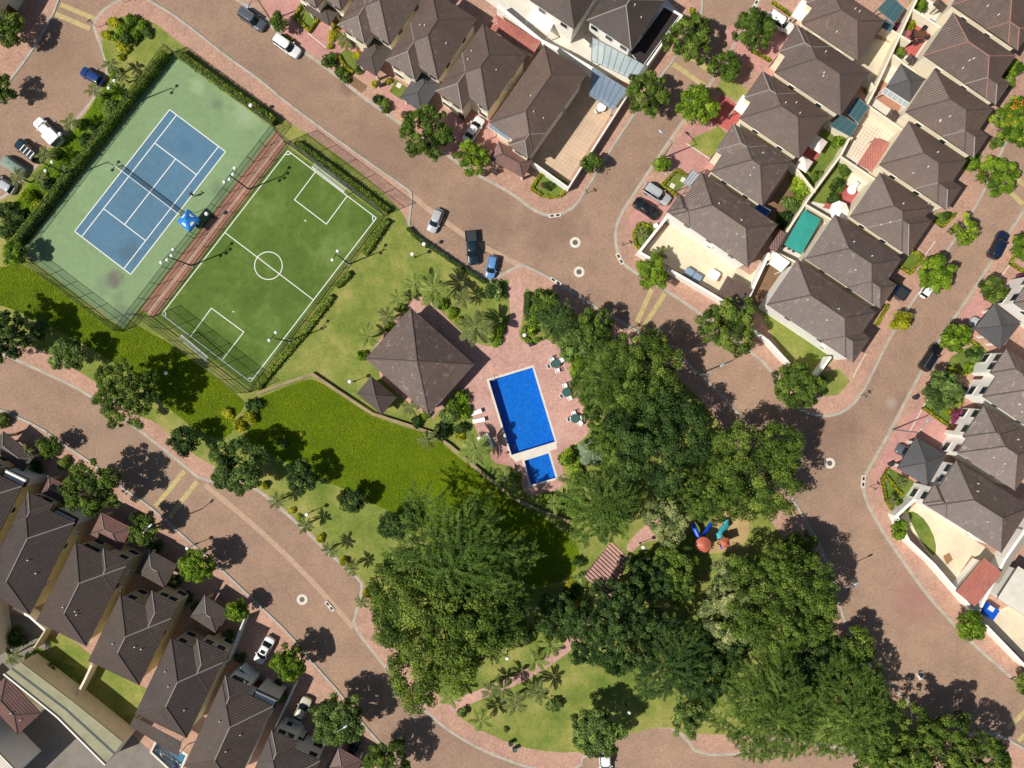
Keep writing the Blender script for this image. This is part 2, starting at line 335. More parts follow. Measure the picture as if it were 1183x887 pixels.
def leafm(name, dark, mid, light, trans=.35):
    t = NT(name); a = t.n.new('ShaderNodeAttribute'); a.attribute_name = 'tint'
    o = t.n.new('ShaderNodeObjectInfo')
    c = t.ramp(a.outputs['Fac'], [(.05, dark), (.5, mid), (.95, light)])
    c = t.mix(c, t.ramp(o.outputs['Random'], [(0, (.86, .9, .84)), (1, (1.14, 1.08, 1.1))]), 1, 'MULTIPLY')
    t.color(c, .6, spec=.25)
    tl = t.n.new('ShaderNodeBsdfTranslucent'); cc = t.mix(c, (1.3, 1.25, .6, 1), 1, 'MULTIPLY'); t.l.new(cc, tl.inputs[0])
    mx = t.n.new('ShaderNodeMixShader'); mx.inputs[0].default_value = trans; t.l.new(t.bsdf.outputs[0], mx.inputs[1]); t.l.new(tl.outputs[0], mx.inputs[2]); t.l.new(mx.outputs[0], t.out.inputs[0])
    return t.m
LEAF = {
 'mid': leafm('leaf_mid', srgb(50, 69, 21), srgb(97, 122, 43), srgb(145, 163, 69)),
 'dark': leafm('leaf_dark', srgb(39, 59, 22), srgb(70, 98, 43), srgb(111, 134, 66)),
 'fresh': leafm('leaf_fresh', srgb(64, 93, 14), srgb(117, 147, 36), srgb(173, 194, 60)),
 'olive': leafm('leaf_olive', srgb(63, 83, 36), srgb(109, 132, 63), srgb(158, 181, 97)),
 'yellow': leafm('leaf_yellow', srgb(112, 122, 16), srgb(166, 168, 30), srgb(210, 204, 60)),
 'hedge': leafm('leaf_hedge', srgb(86, 113, 30), srgb(140, 163, 58), srgb(193, 207, 91)),
 'feather': leafm('leaf_feather', srgb(52, 74, 25), srgb(95, 122, 45), srgb(140, 163, 75)),
 'palm': leafm('leaf_palm', srgb(56, 69, 34), srgb(103, 116, 57), srgb(158, 159, 90), .25),
 'palmlight': leafm('leaf_palm_light', srgb(76, 96, 40), srgb(124, 142, 62), srgb(166, 176, 92), .25),
 'silver': leafm('leaf_silver', srgb(84, 102, 76), srgb(124, 142, 110), srgb(162, 174, 140), .2),
 'purple': leafm('leaf_purple', srgb(82, 35, 54), srgb(122, 54, 82), srgb(177, 82, 122), .2),
 'pale': leafm('leaf_pale', srgb(91, 107, 61), srgb(143, 155, 95), srgb(192, 196, 134)),
 'cover': leafm('leaf_ground_cover', srgb(92, 112, 7), srgb(129, 147, 10), srgb(168, 172, 26)),
}
BARK = plain('bark', srgb(112, 96, 80), .95, var=.25, scale=4); BARKP = plain('palm_bark', srgb(128, 116, 98), .95, var=.2, scale=4)
FLOWER = plain('orange_flowers', srgb(232, 120, 30), .8); YFLOWER = plain('yellow_flowers', srgb(232, 196, 40), .8)

# ------------------------------------------------------------------ the setting
def W2(pts, z=0.0): return [(P(x, y, z).x, P(x, y, z).y) for x, y in pts]
POOLS = [[(565,439.7),(615,424.5),(641,510),(591,525.4)], [(605.7,532),(633.6,523.4),(642,551.6),(613.3,560)], [(176,868),(184,852),(215,872),(205,895)]]
def grow(q, d):
    w = [P(*p).xy for p in q]; c = sum(w, Vector((0, 0)))/4
    return [p+(p-c).normalized()*d for p in w]
HOLES = [grow(q, .2) for q in POOLS]
def sheet(name, pts, z0, z1, mat, sm=0, label=None, parent=None, kind='structure', holes=()):
    b = MB(); b.prism(W2(smooth(pts, sm) if sm else pts), z0, z1, holes=holes); o = b.build(name, mat, parent)
    if not parent: tag(o, label, None, None, kind)
    return o
b = MB(); b.prism([(-600, -600), (600, -600), (600, 600), (-600, 600)], -.4, -.3, holes=HOLES); tag(b.build('ground', SOIL), 'bare soil under the whole estate', None, None, 'structure')
b = MB(); b.prism([(-150, -115), (150, -115), (150, 115), (-150, 115)], -.25, 0, holes=HOLES); tag(b.build('road', ROAD), 'brown block paved streets of the estate', None, None, 'structure')
ZP = .12       # pavement level
KA = [(109,33),(110,25),(117,14),(134,2),(150,-4),(166,-3),(178,4),(203,19),(228,38),(264,67),(300,92),(329,117),(371,148),(396,166),(422,185),(470,218),(476,224),(474,245),(472,260),(476,268),(505,288),(560,323),(574,321),(590,312),(601,306),(609,308),(641,324),(691,357),(724,375),(765,401),(806,430),(818,441),(844,468),(859,484),(885,520),(905,560),(930,600),(955,645),(970,700),(985,745),(1000,767),(1025,789),(1048,809),(1076,837),(1092,850),(1110,853),(1124,848),(1137,845),(1154,848),(1190,869),(1230,900),(1230,960),(1040,960),(1000,885),(982,865),(935,858),(905,850),(887,855),(864,870),(806,872),(792,851),(769,836),(718,847),(674,871),(670,887),(640,890),(615,887),(595,881),(559,867),(523,847),(498,827),(470,799),(457,784),(437,760),(408,723),(412,705),(419,682),(417,670),(396,653),(361,620),(328,590),(295,563),(267,549),(237,558),(203,529),(150,488),(117,465),(84,445),(38,424),(0,407),(-70,380),(-70,260),(0,232),(27,207),(46,188),(94,132),(109,114),(123,89),(124,76),(119,58)]
KB = [(72,-12),(66,4),(61,18),(38,58),(15,89),(0,106),(-80,200),(-120,-80),(60,-80)]
KC = [(250,-20),(274,0),(300,15),(310,28),(351,60),(379,79),(414,108),(437,124),(457,139),(513,176),(531,189),(556,204),(593,224),(615,242),(632,249),(650,247),(666,237),(679,216),(702,178),(731,134),(762,89),(783,63),(806,25),(812,8),(809,-12),(800,-60),(250,-60)]
KD = [(900,-40),(879,0),(864,18),(844,61),(818,101),(788,142),(765,175),(734,222),(717,248),(711,266),(712,286),(719,304),(736,316),(765,332),(811,363),(859,400),(890,425),(915,464),(926,473),(941,480),(964,480),(984,469),(997,451),(1003,440),(1030,385),(1061,337),(1099,282),(1121,248),(1137,220),(1162,162),(1183,127),(1260,-10),(1260,-60),(910,-60)]
KE = [(1240,150),(1183,243),(1164,271),(1137,316),(1106,362),(1086,392),(1058,440),(1030,495),(1002,544),(996,556),(1000,577),(1015,607),(1052,661),(1071,687),(1099,718),(1121,741),(1170,784),(1183,792),(1280,850),(1300,150)]
KF = [(-80,442),(0,473),(46,493),(74,514),(104,533),(142,564),(162,577),(183,593),(218,625),(251,653),(295,695),(338,736),(364,769),(394,802),(422,840),(445,864),(470,905),(470,980),(-90,980)]
for nm, k, lab in (('A', KA, 'pink block paved island round the park and sports courts'), ('B', KB, 'pink pavement in front of the shaded corner house'), ('C', KC, 'pink pavement before the short row of brown roofed houses'),
                   ('D', KD, 'pink pavement round the double row of houses'), ('E', KE, 'pink pavement along the eastern houses'), ('F', KF, 'pink pavement before the south western houses')):
    pts = W2(smooth(k, 1)); b = MB(); b.prism(pts, -.2, ZP, holes=HOLES[:2] if nm == 'A' else HOLES[2:] if nm == 'F' else ()); tag(b.build('pavement', PAVE), lab, None, None, 'structure')
    b = MB(); b.strip(pts, .34, -.2, ZP+.006, closed=True); tag(b.build('kerb', CONC), 'pale concrete kerb edging the '+lab.split(' ', 1)[1], None, None, 'structure')
    b = MB(); b.strip(pts, .56, -.2, .008, closed=True, side=0); tag(b.build('gutter', GUTTER), 'pale gutter strip below the kerb of the '+lab.split(' ', 1)[1], None, None, 'structure')
# private driveways, smoother pink paving
for pts in ([(300,-20),(385,-20),(400,20),(440,95),(352,57),(312,25)], [(440,100),(470,98),(505,140),(470,135),(448,121)], [(520,125),(560,120),(580,165),(560,200),(515,170)],
            [(835,35),(880,10),(930,35),(890,90),(850,70)], [(820,110),(850,125),(880,150),(830,215),(770,190),(790,150)], [(738,232),(775,205),(790,232),(765,258),(722,262)],
            [(1113,358),(1136,334),(1144,348),(1130,388),(1098,396)], [(1010,545),(1040,490),(1075,455),(1110,500),(1060,560),(1012,572)]):
    sheet('driveway', pts, ZP-.02, ZP+.005, PAVE2, label='smooth pink driveway paving')
# ---- park lawn and its surfaces
LA = [(117,52),(121,40),(127,28),(138,20),(152,16.5),(177,25),(203,46),(254,84),(300,117),(330,140),(353,152),(422,203),(445,225),(466,246),(471,263),(505,290),(560,326),(576,324),(590,322),(612,336),(653,355),(700,387),(740,407),(780,434),(800,452),(815,470),(840,500),(868,560),(890,605),(930,645),(955,700),(970,745),(996,772),(1058,840),(1085,880),(1060,950),(1030,930),(990,862),(935,856),(905,848),(890,848),(792,848),(769,837.5),(720,848.5),(690,860),(674,868),(641,869),(598,862),(566,848),(543,837),(526,824),(500,795),(465,760),(440,725),(430,700),(423,683),(420,669),(398,651),(363,618),(330,588),(297,561),(268,547),(250,540),(223,524),(200,508),(183,488),(152,478),(110,440),(84,425),(56,404),(0,396),(-60,370),(-60,262),(0,236),(30,208),(48,190),(97,134),(112,115),(126,89),(125,76)]
sheet('lawn', LA, ZP-.02, ZP+.015, LAWN, 1, 'dry patchy park lawn', holes=HOLES[:2])
ZL = ZP+.015
CV1 = [(0,312),(25,299),(143,385),(165,374),(283,460),(281,473),(268,486),(271,498),(256,508),(226,496),(193,470),(160,436),(110,405),(75,385),(0,350),(-60,340),(-60,300)]
CV2 = [(362,437),(392,455),(422,476),(460,492),(498,502),(538,535),(595,579),(640,606),(672,632),(662,668),(610,680),(560,650),(500,612),(462,596),(422,577),(381,557),(336,536),(292,513),(278,507),(300,482),(292,472),(297,461),(320,451),(345,442)]
sheet('ground_cover_bed', CV1, ZP, ZL+.004, COVER, 1, 'vivid green ground cover bed below the courts')
sheet('ground_cover_bed', CV2, ZP, ZL+.004, COVER, 1, 'vivid green ground cover bed below the pool terrace')
sheet('ground_cover_bed', [(112,110),(128,95),(150,108),(60,215),(28,258),(10,245),(40,205),(95,142)], ZP, ZL+.006, COVER, 1, 'shrubby green strip behind the parking bay')
sheet('play_area', [(826,600),(830,580),(840,574),(856,580),(866,598),(864,622),(850,636),(815,640),(800,630)], ZP, ZL+.008, SAND, 2, 'worn sandy playground floor')
DK = [(484,343),(498,344),(506,355),(531,382),(556,400),(576,399),(584,386),(590,364),(588,345),(586,327),(597,316),(608,331),(605,342),(604,372),(598,386),(606,397),(628,390),(646,400),(657,413),(662,432),(669,457),(676,474),(683,496),(671,510),(650,519),(650,540),(654,555),(645,566),(626,573),(610,571),(602,563),(603,547),(590,538),(568,534),(566,518),(551,501),(546,481),(541,462),(510,470),(497,488),(420,418),(470,350)]
sheet('pool_deck', DK, ZP, ZL+.02, DECK, 1, 'pink paved deck round the pool and pavilion', holes=HOLES[:2])
for pts in ([(512,818),(522,808),(552,797),(590,782),(620,765),(655,740),(700,690),(708,696),(662,750),(626,775),(594,793),(556,807),(530,820),(522,828)], [(722,632),(735,615),(757,596),(765,604),(764,622),(742,626),(728,640)]):
    sheet('path', pts, ZP, ZL+.016, DECK, 1, 'narrow pink garden path')
# ---- sports courts
TC = [(201.6,63),(319,151),(143,380),(25,291)]
tc = sheet('tennis_court', TC, ZP, ZL+.03, CGREEN, label='green hard tennis court with blue playing area'); tc['category'] = 'tennis court'
ZC = ZL+.03
BC = [(196.5,127),(261,175.5),(151.7,317),(87,267.4)]
bcw = [P(*q) for q in BC]; sheet('playing_area', BC, ZC, ZC+.004, CBLUE, parent=tc)
def bil(q, u, v):
    a, b_, c, d = q; return (a*(1-u)+b_*u)*(1-v)+(d*(1-u)+c*u)*v
def line(parent, a, b_, w, z, mat=WPAINT, name='line'):
    m = MB(); m.strip([a, b_], w, z-.006, z); return m.build(name, mat, parent)
al = 1.372/10.97; sv = (11.885-6.40)/23.77
ZLN = ZC+.008
def seg(u0, v0, u1, v1, k=0): line(tc, bil(bcw, u0, v0), bil(bcw, u1, v1), .14, ZLN+k*.0015)
for a in ((0,0,1,0),(0,1,1,1)): seg(*a)
for a in ((0,0,0,1),(1,0,1,1),(al,0,al,1),(1-al,0,1-al,1)): seg(*a, k=1)
for a in ((al,sv,1-al,sv),(al,1-sv,1-al,1-sv)): seg(*a, k=2)
seg(.5, sv, .5, 1-sv, 3)
# net with posts, band and mesh
na, nb = bil(bcw, -.085, .5), bil(bcw, 1.085, .5); nm_ = (na+nb)/2
net = thing('tennis_net', (nm_.x, nm_.y, ZC), 'dark tennis net strung across the blue court', 'tennis net', math.atan2(nb.y-na.y, nb.x-na.x)); hl = (nb-na).length/2
m = MB(); m.box(-hl, hl, -.01, .01, .05, .98); m.build('net_mesh', NETM, net)
m = MB(); m.box(-hl, hl, -.04, .04, .98, 1.06); m.build('band', WPLAST, net)
for s_ in (-1, 1):
    m = MB(); m.tube([(s_*hl, 0, 0), (s_*hl, 0, 1.1)], .06); m.build('post', DARKSTEEL, net)
# football pitch
PF = [(332,169),(441,250),(290,449),(181,365)]
pt = sheet('football_pitch', PF, ZP, ZL+.03, TURF, label='green artificial turf football pitch with white markings'); pt['category'] = 'football pitch'
PL = [P(333,174.5), P(435,252), P(290,441), P(187.5,363)]
def pline(pts, k=0, closed=False):
    m = MB(); m.strip(pts, .13, ZC, ZLN+k*.0015, closed=closed); m.build('line', WPAINT, pt)
pline([PL[0], PL[1]]); pline([PL[2], PL[3]]); pline([PL[1], PL[2]], 1); pline([PL[3], PL[0]], 1)
pline([bil(PL, 0, .5), bil(PL, 1, .5)], 2)
cc_ = P(310.5, 307); pline([cc_+Vector((math.cos(t*math.pi/20), math.sin(t*math.pi/20), 0))*2.15 for t in range(40)], 3, True)
for box_ in ([(365,198.5),(340.6,231),(377.4,259),(401.5,226.5)], [(220.6,388.6),(244.7,356),(282,383.5),(256.6,416.5)]): pline([P(*q) for q in box_], 2)
for q, s0 in ((0, 0), (1, 1), (2, 2), (3, 3)):
    c0 = PL[q]; d1 = (PL[(q+1) % 4]-c0).normalized(); d2 = (PL[q-1]-c0).normalized()
    pline([c0+(d1*math.cos(t*math.pi/12)+d2*math.sin(t*math.pi/12))*.6 for t in range(7)], 3)
for q in ((353, 255), (270, 360)):
    m = MB(); m.tube([P(*q)+Vector((0, 0, ZC)), P(*q)+Vector((0, 0, ZLN))], .12, 12); m.build('penalty_spot', WPAINT, pt)
def goal(a, b_, out, label):
    A, B = P(*a), P(*b_); mid = (A+B)/2; g = thing('football_goal', (mid.x, mid.y, ZC), label, 'goal', math.atan2(B.y-A.y, B.x-A.x)); L = (B-A).length/2
    side = 1 if (Vector((-(B-A).y, (B-A).x, 0))).dot(P(*out)-mid) > 0 else -1
    for s_ in (-1, 1):
        m = MB(); m.tube([(s_*L, 0, 0), (s_*L, 0, 2.1)], .07); m.build('goal_post', WPLAST, g)
        m = MB(); m.tube([(s_*L, 0, 2.1), (s_*L, side*.7, 2.1), (s_*L, side*1.1, .05)], .03); m.build('net_stay', WPLAST, g)
    m = MB(); m.tube([(-L, 0, 2.1), (L, 0, 2.1)], .07); m.build('crossbar', WPLAST, g)
    m = MB(); m.tube([(-L, side*1.1, .05), (L, side*1.1, .05)], .03); m.build('ground_bar', WPLAST, g)
    m = MB(); m.face([(-L, 0, 2.08), (L, 0, 2.08), (L, side*.7, 2.08), (-L, side*.7, 2.08)]); m.face([(-L, side*.7, 2.08), (L, side*.7, 2.08), (L, side*1.1, .06), (-L, side*1.1, .06)]); m.build('net', NETW, g)
goal((365,197.5),(401,225.5),(390,205),'white goal at the northern end of the football pitch'); goal((217.5,388),(247,413),(225,405),'white goal at the southern end of the football pitch')
# walk between the courts, with its centre channel
wk = sheet('brick_walk', [(319,150.5),(331,168.5),(181.5,364.5),(179,367),(163,358)], ZP, ZL+.024, BRICKROAD, label='red brick walk between tennis court and football pitch')
m = MB(); m.strip([P(326,160), P(171,362)], .22, ZL, ZL+.03); m.build('channel', GUTTER, wk)
for k in range(1, 12):
    a = P(331,168.5).lerp(P(181,365), k/12); b_ = P(325.5,161).lerp(P(172,361), k/12)
    m = MB(); m.strip([a, b_], .07, ZL, ZL+.029); m.build('joint_strip', GUTTER, wk)
# ---- swimming pools
def pool(q, depth, label, mat=POOLT, cop=.32, wl=-.12, z=ZL+.02, copm=None):
    w = [P(*p) for p in q]; c = sum(w, Vector())/4; o = thing('swimming_pool', (c.x, c.y, z), label, 'swimming pool'); w = [p-c for p in w]
    def off(d):
        r = []
        for i in range(4):
            e1 = (w[i]-w[i-1]).normalized(); e2 = (w[(i+1) % 4]-w[i]).normalized(); r.append(w[i]+(e1-e2)*d)
        return r
    big = off(cop); m = MB()
    for i in range(4):
        j = (i+1) % 4
        m.face([(*w[i].xy, .03), (*w[j].xy, .03), (*big[j].xy, .03), (*big[i].xy, .03)]); m.face([(*big[i].xy, .03), (*big[j].xy, .03), (*big[j].xy, -.1), (*big[i].xy, -.1)]); m.face([(*w[i].xy, .03), (*w[j].xy, .03), (*w[j].xy, -.02), (*w[i].xy, -.02)])
    m.build('coping', copm or CONC2, o)
    m = MB()
    for i in range(4):
        j = (i+1) % 4; m.face([(*w[i].xy, -.02), (*w[j].xy, -.02), (*w[j].xy, -depth), (*w[i].xy, -depth)])
    m.face([(*p.xy, -depth) for p in w]); m.build('basin', mat, o)
    m = MB(); m.face([(*p.xy, wl) for p in w]); m.build('water', WATER, o)
    return o

sheet('pool_surround', [(590,527),(642,511),(644,518),(633.6,521),(605,530),(596,534)], ZL, ZL+.026, CONC2, label='pale paving strip between the two pools')
pool(POOLS[0], 1.5, 'large rectangular blue swimming pool with pale coping', wl=-.1)
pool(POOLS[1], .8, 'small square paddling pool below the large pool', wl=-.1)
pool(POOLS[2], 1.3, 'teal backyard pool behind the south western houses', POOLG, z=ZP+.01)

for pts, lab in (([(356,38.5),(377.5,56)], 'top row drive'), ([(1064,300),(1080,279)], 'eastern file fronts'), ([(1150,327),(1169,302)], 'right edge fronts'), ([(1050,499),(1071,461)], 'purple bush lawn'), ([(985,436),(992,422),(1000,408)], 'southernmost eastern house'), ([(775,191),(768,202)], 'square lawn drive'), ([(793,166),(820,184),(836,192)], 'square lawn')):
    m = MB(); m.strip(W2(pts), .14, ZP, ZP+.03); tag(m.build('edging', CONC2), 'thin pale edging strip by the '+lab, None, None, 'structure')

for pts, lab in (([(237,560),(300,612),(360,670),(408,725)], 'lower western bay'), ([(476,226),(505,250),(552,282),(604,308)], 'bay beside the pavilion lawn')):
    m = MB(); m.strip(W2(smooth(pts, 2, False)), .8, -.05, .006); tag(m.build('road_seam', SEAM), 'pale paver seam along the '+lab, None, None, 'structure')

# ------------------------------------------------------------------ roofs, houses, walls, canopies
def hip_mesh(L, W, pitch, mat, thick=.16, courses=True, pyramid=False):
    """hip roof, ridge along x, eave edge at z=0, laid in stepped courses; returns mesh, hip lines"""
    sw = L < W
    if sw: L, W = W, L
    t = math.tan(math.radians(pitch)); hr = t*W/2; r = 0.0 if pyramid else L/2-W/2
    E = [Vector((-L/2, -W/2, 0)), Vector((L/2, -W/2, 0)), Vector((L/2, W/2, 0)), Vector((-L/2, W/2, 0))]
    R0, R1 = Vector((-r, 0, hr)), Vector((r, 0, hr)); m = MB()
    def slope(a, b, c, d):
        e = (b-a).normalized(); sl = ((d+c)/2-(a+b)/2); sl = sl-e*sl.dot(e); n = max(2, int(round(sl.length/.34))); up = e.cross(sl).normalized()
        if up.z < 0: up = -up
        for i in range(n):
            f0, f1 = i/n, (i+1)/n; p, q, s_, u = a.lerp(d, f0), b.lerp(c, f0), b.lerp(c, f1), a.lerp(d, f1)
            lift = up*.034; pts = [p+lift, q+lift, s_, u] if (s_-u).length > .01 else [p+lift, q+lift, s_]
            m.face(pts, 0, [((x-a).dot(e), (x-a).dot(sl.normalized())) for x in pts])
            if i: m.face([p, q, q+lift, p+lift], 0, [(0, 0)]*4)
    slope(E[0], E[1], R1, R0); slope(E[2], E[3], R0, R1); slope(E[3], E[0], R0, R0); slope(E[1], E[2], R1, R1)
    for i in range(4):
        a, b = E[i], E[(i+1) % 4]; up = Vector((0, 0, .05)); dn = Vector((0, 0, -thick))
        m.face([a+dn, b+dn, b+up, a+up], 1)
    m.face([e+Vector((0, 0, -thick)) for e in E][::-1], 1)
    lines = [(E[0], R0), (E[3], R0), (E[1], R1), (E[2], R1)] + ([(R0, R1)] if r > .3 else [])
    if sw:
        rot = Matrix.Rotation(math.pi/2, 3, 'Z'); m.v = [tuple(rot @ Vector(v)) for v in m.v]; lines = [(rot @ a, rot @ b) for a, b in lines]
    return m.mesh('roof', [mat, FASCIA]), lines, hr
_cap = {}
def cap_piece(parent, a, b, mat, w=.2, name='ridge_cap'):
    if mat.name not in _cap:
        m = MB(); pr = [(-.5, 0), (-.3, .32), (0, .42), (.3, .32), (.5, 0)]
        for i in range(4): m.face([(0, *pr[i]), (1, *pr[i]), (1, *pr[i+1]), (0, *pr[i+1])])
        m.face([(0, *p) for p in pr]); m.face([(1, *p) for p in pr[::-1]]); _cap[mat.name] = m.mesh('cap_'+mat.name, mat)
    d = b-a; y = Vector((-d.y, d.x, 0)).normalized(); x = d.normalized(); z = x.cross(y)
    o = link(name, _cap[mat.name], parent); M = Matrix((x*d.length, y*w, z*w)).transposed().to_4x4(); M.translation = a+z*.02
    o.matrix_local = M
    return o
def put_roof(parent, c, rot, L, W, pitch, mat, caps, name='roof', sub=True, cw=.2, pyramid=False):
    me, lines, hr = hip_mesh(L, W, pitch, mat, pyramid=pyramid); o = link(name, me, parent, c, rot)
    if caps:
        for k, (a, b) in enumerate(lines): cap_piece(o, a, b, caps if not isinstance(caps, dict) else caps.get(k, CAPD), cw)
    return o, hr
def fit(q, z):
    """rectangle through four eave corners given in the photograph: front pair first"""
    a, b, c, d = (P(*p, z) for p in q); ctr = (a+b+c+d)/4; u = ((c+d)-(a+b))/2; L = u.length; ang = math.atan2(u.y, u.x)
    v = Vector((-math.sin(ang), math.cos(ang), 0)); W = abs(((b-a)+(c-d)).dot(v))/2; sgn = 1 if (b-a).dot(v) > 0 else -1
    return ctr, ang, L, W, sgn
def window(par, c, rot, w, h, frame=FRAMEW, name='window'):
    o = ubox(name, frame, par, c, (.1, w, h), rot); ubox('pane', PANE, o, (0, 0, 0), (1.3, .82, .8)); return o
def house(label, q, ze=6.0, pitch=29, wing=None, wall=WCREAM, roof=RB, caps=CAPD, oh=.42, porch=None, porch_roof=None, door=True, front=3, sides=2, back=0, plinth=False, wcaps=None, name='house'):
    ctr, ang, L, W, sg = fit(q, ze); o = thing(name, (ctr.x, ctr.y, ZP), label, 'house', ang); z0 = ze-ZP
    rot2 = Matrix.Rotation(-ang, 4, 'Z')
    m = MB(); x0, x1, y0, y1 = -L/2+oh, L/2-oh, -W/2+oh, W/2-oh; m.box(x0, x1, y0, y1, -.3, z0-.1)
    wx = None
    if wing:
        f0, f1, pr = wing; pr = pr*S*(1-ze/H); ya, yb = sorted((sg*(f0-.5)*W, sg*(f1-.5)*W)); ww = yb-ya
        m.box(x0-pr, x0+.4, ya+oh+.003, yb-oh-.003, -.3, z0-.15); wx = (ya, yb, pr, ww)
    m.build('wall', wall, o)
    put_roof(o, (0, 0, z0), 0, L, W, pitch, roof, caps)
    if wing:
        ln = pr+ww; put_roof(o, (-L/2-pr+ln/2, (ya+yb)/2, z0-.05), 0, ln, ww, pitch, roof, wcaps or caps, name='wing_roof')
    # windows and door on the street front, some on the sides
    xf = x0-(wx[2] if wx else 0)
    def onfront(y):
        if wx and wx[0]+oh < y < wx[1]-oh: return x0-wx[2]
        return x0
    for k in range(front):
        y = -W/2+W*(k+.5)/front
        if wx:
            for e in (wx[0], wx[1]):
                if abs(abs(y-e)-0) < 1.2: y = e+(1.5 if y > e else -1.5)
        window(o, (onfront(y)-.03, y, 4.4), 0, 1.5, 1.4)
        if k != 1: window(o, (onfront(y)-.03, y, 1.6), 0, 1.7, 1.5)
    if door:
        dd = ubox('door', DOORW, o, (onfront(0)-.03, 0, 1.05), (.1, 1.1, 2.1)); ubox('handle', STEEL, dd, (-.7, .35, 0), (.6, .06, .08))
    for k in range(sides):
        x = -L/2+L*(k+.7)/(sides+.4)
        for s_ in (-1, 1): window(o, (x, s_*(W/2-oh+.03), 4.3), math.pi/2, 1.1, .9)
    for k in range(back): window(o, (x1+.03, -W/2+W*(k+.5)/back, 4.3), 0, 1.4, 1.2)
    if porch:
        for pi_, pq in enumerate(porch if isinstance(porch[0][0], (tuple, list)) else [porch]):
            pz = 3.0; pc, pa, pL, pW, _ = fit(pq, pz); lc = rot2 @ (pc-Vector((ctr.x, ctr.y, ZP)))
            put_roof(o, (lc.x, lc.y, pz-ZP), pa-ang, pL, pW, 20, porch_roof or roof, caps, name='porch_roof')
            R_ = Matrix.Rotation(pa-ang, 3, 'Z')
            for sx in (-1, 1):
                for sy in (-1, 1):
                    pp = R_ @ Vector((sx*(pL/2-.45), sy*(pW/2-.45), 0)); ubox('porch_post', wall, o, (lc.x+pp.x, lc.y+pp.y, (pz-ZP)/2-.1), (.32, .32, pz-ZP), pa-ang)
    hm = math.tan(math.radians(pitch)); rv = random.Random(int(q[0][0]*3+q[1][1]))
    if pitch > 10:
        for k in range(3):      # vent pipes through the tiles
            yy = rv.choice((-1, 1))*rv.uniform(.6, W/2-1.0); xx = rv.uniform(-L/2+W/2, L/2-W/2) if L > W else 0; zz = z0+hm*min(W/2-abs(yy), L/2-abs(xx)); ubox('vent_pipe', FRAMEW, o, (xx, yy, zz+.12), (.13, .13, .5))
        for k in range(2):      # air conditioners on the side wall
            xx = rv.uniform(-L/2+1.5, L/2-1.5); a = ubox('air_conditioner', FRAMEW, o, (xx, rv.choice((-1, 1))*(W/2-oh+.2), 3.0), (.8, .34, .6)); ubox('fan_grille', DGREY, a, (0, 0, 0), (.6, 1.06, .7))
    return o
def house_box(o, name, mat, u, v, z, size):
    return ubox(name, mat, o, (u, v, z), size)
def wall(pts, h, label, mat=WWHITE, t=.2, cap=None, z=0, top=True, cat='wall', closed=False):
    """garden wall along points seen at its top"""
    w = [P(x, y, h+ZP if top else 0) for x, y in pts]; c = sum(w, Vector())/len(w); c.z = ZP
    o = thing('boundary_wall', c, label, cat); w = [p-c for p in w]
    m = MB(); m.strip([p.xy for p in w], t, -.3, h, closed=closed); m.build('wall', mat, o)
    if cap: m = MB(); m.strip([p.xy for p in w], t+.12, h, h+.06, closed=closed); m.build('coping', cap, o)
    return o
def canopy(label, q, z, mat, slope=0.0, posts=FRAMEW, name='canopy', cat='canopy', ribs=0, thick=.05, frame=True):
    w = [P(*p, z) for p in q]; c = sum(w, Vector())/4; c.z = ZP; o = thing(name, c, label, cat)
    zz = [z-ZP+(slope if i < 2 else 0) for i in range(4)]; w = [Vector((p.x-c.x, p.y-c.y, zz[i])) for i, p in enumerate(w)]; m = MB(); up = Vector((0, 0, thick))
    m.face([p+up for p in w]); m.face(w[::-1])
    for i in range(4): m.face([w[i], w[(i+1) % 4], w[(i+1) % 4]+up, w[i]+up])
    m.build('roof_sheet', mat, o)
    for i in range(4):
        mid = (w[0]+w[1]+w[2]+w[3])/4; p = w[i].lerp(mid, .04); ubox('post', posts, o, (p.x, p.y, p.z/2), (.12, .12, p.z-.01))
        if frame: cap_piece(o, w[i]+Vector((0, 0, thick+.01)), w[(i+1) % 4]+Vector((0, 0, thick+.01)), posts, .1, 'frame_bar')
    for k in range(ribs):
        f = (k+1)/(ribs+1); cap_piece(o, w[0].lerp(w[1], f)+Vector((0, 0, thick+.004)), w[3].lerp(w[2], f)+Vector((0, 0, thick+.004)), posts, .09, 'rib')
    return o
def pavilion(label, q, ze, pitch, roof, caps=CAPD, posts=True, name='pavilion', cat='pavilion', postmat=WCREAM, walls=None, n=2, pyramid=False):
    ctr, ang, L, W, sg = fit(q, ze); o = thing(name, (ctr.x, ctr.y, ZP), label, cat, ang)
    put_roof(o, (0, 0, ze-ZP), 0, L, W, pitch, roof, caps, pyramid=pyramid)
    if walls: m = MB(); m.box(-L/2+.5, L/2-.5, -W/2+.5, W/2-.5, -.2, ze-ZP-.1); m.build('wall', walls, o)
    if posts:
        for i in range(n+1):
            for s_ in (-1, 1):
                ubox('post', postmat, o, (-L/2+.7+(L-1.4)*i/n, s_*(W/2-.7), (ze-ZP)/2), (.35, .35, ze-ZP))
    return o
def patch(pts, mat, z=ZP+.02, name='yard_paving', label='paved yard', sm=0, kind='structure'):
    return sheet(name, pts, ZP-.02, z, mat, sm, label, kind=kind)

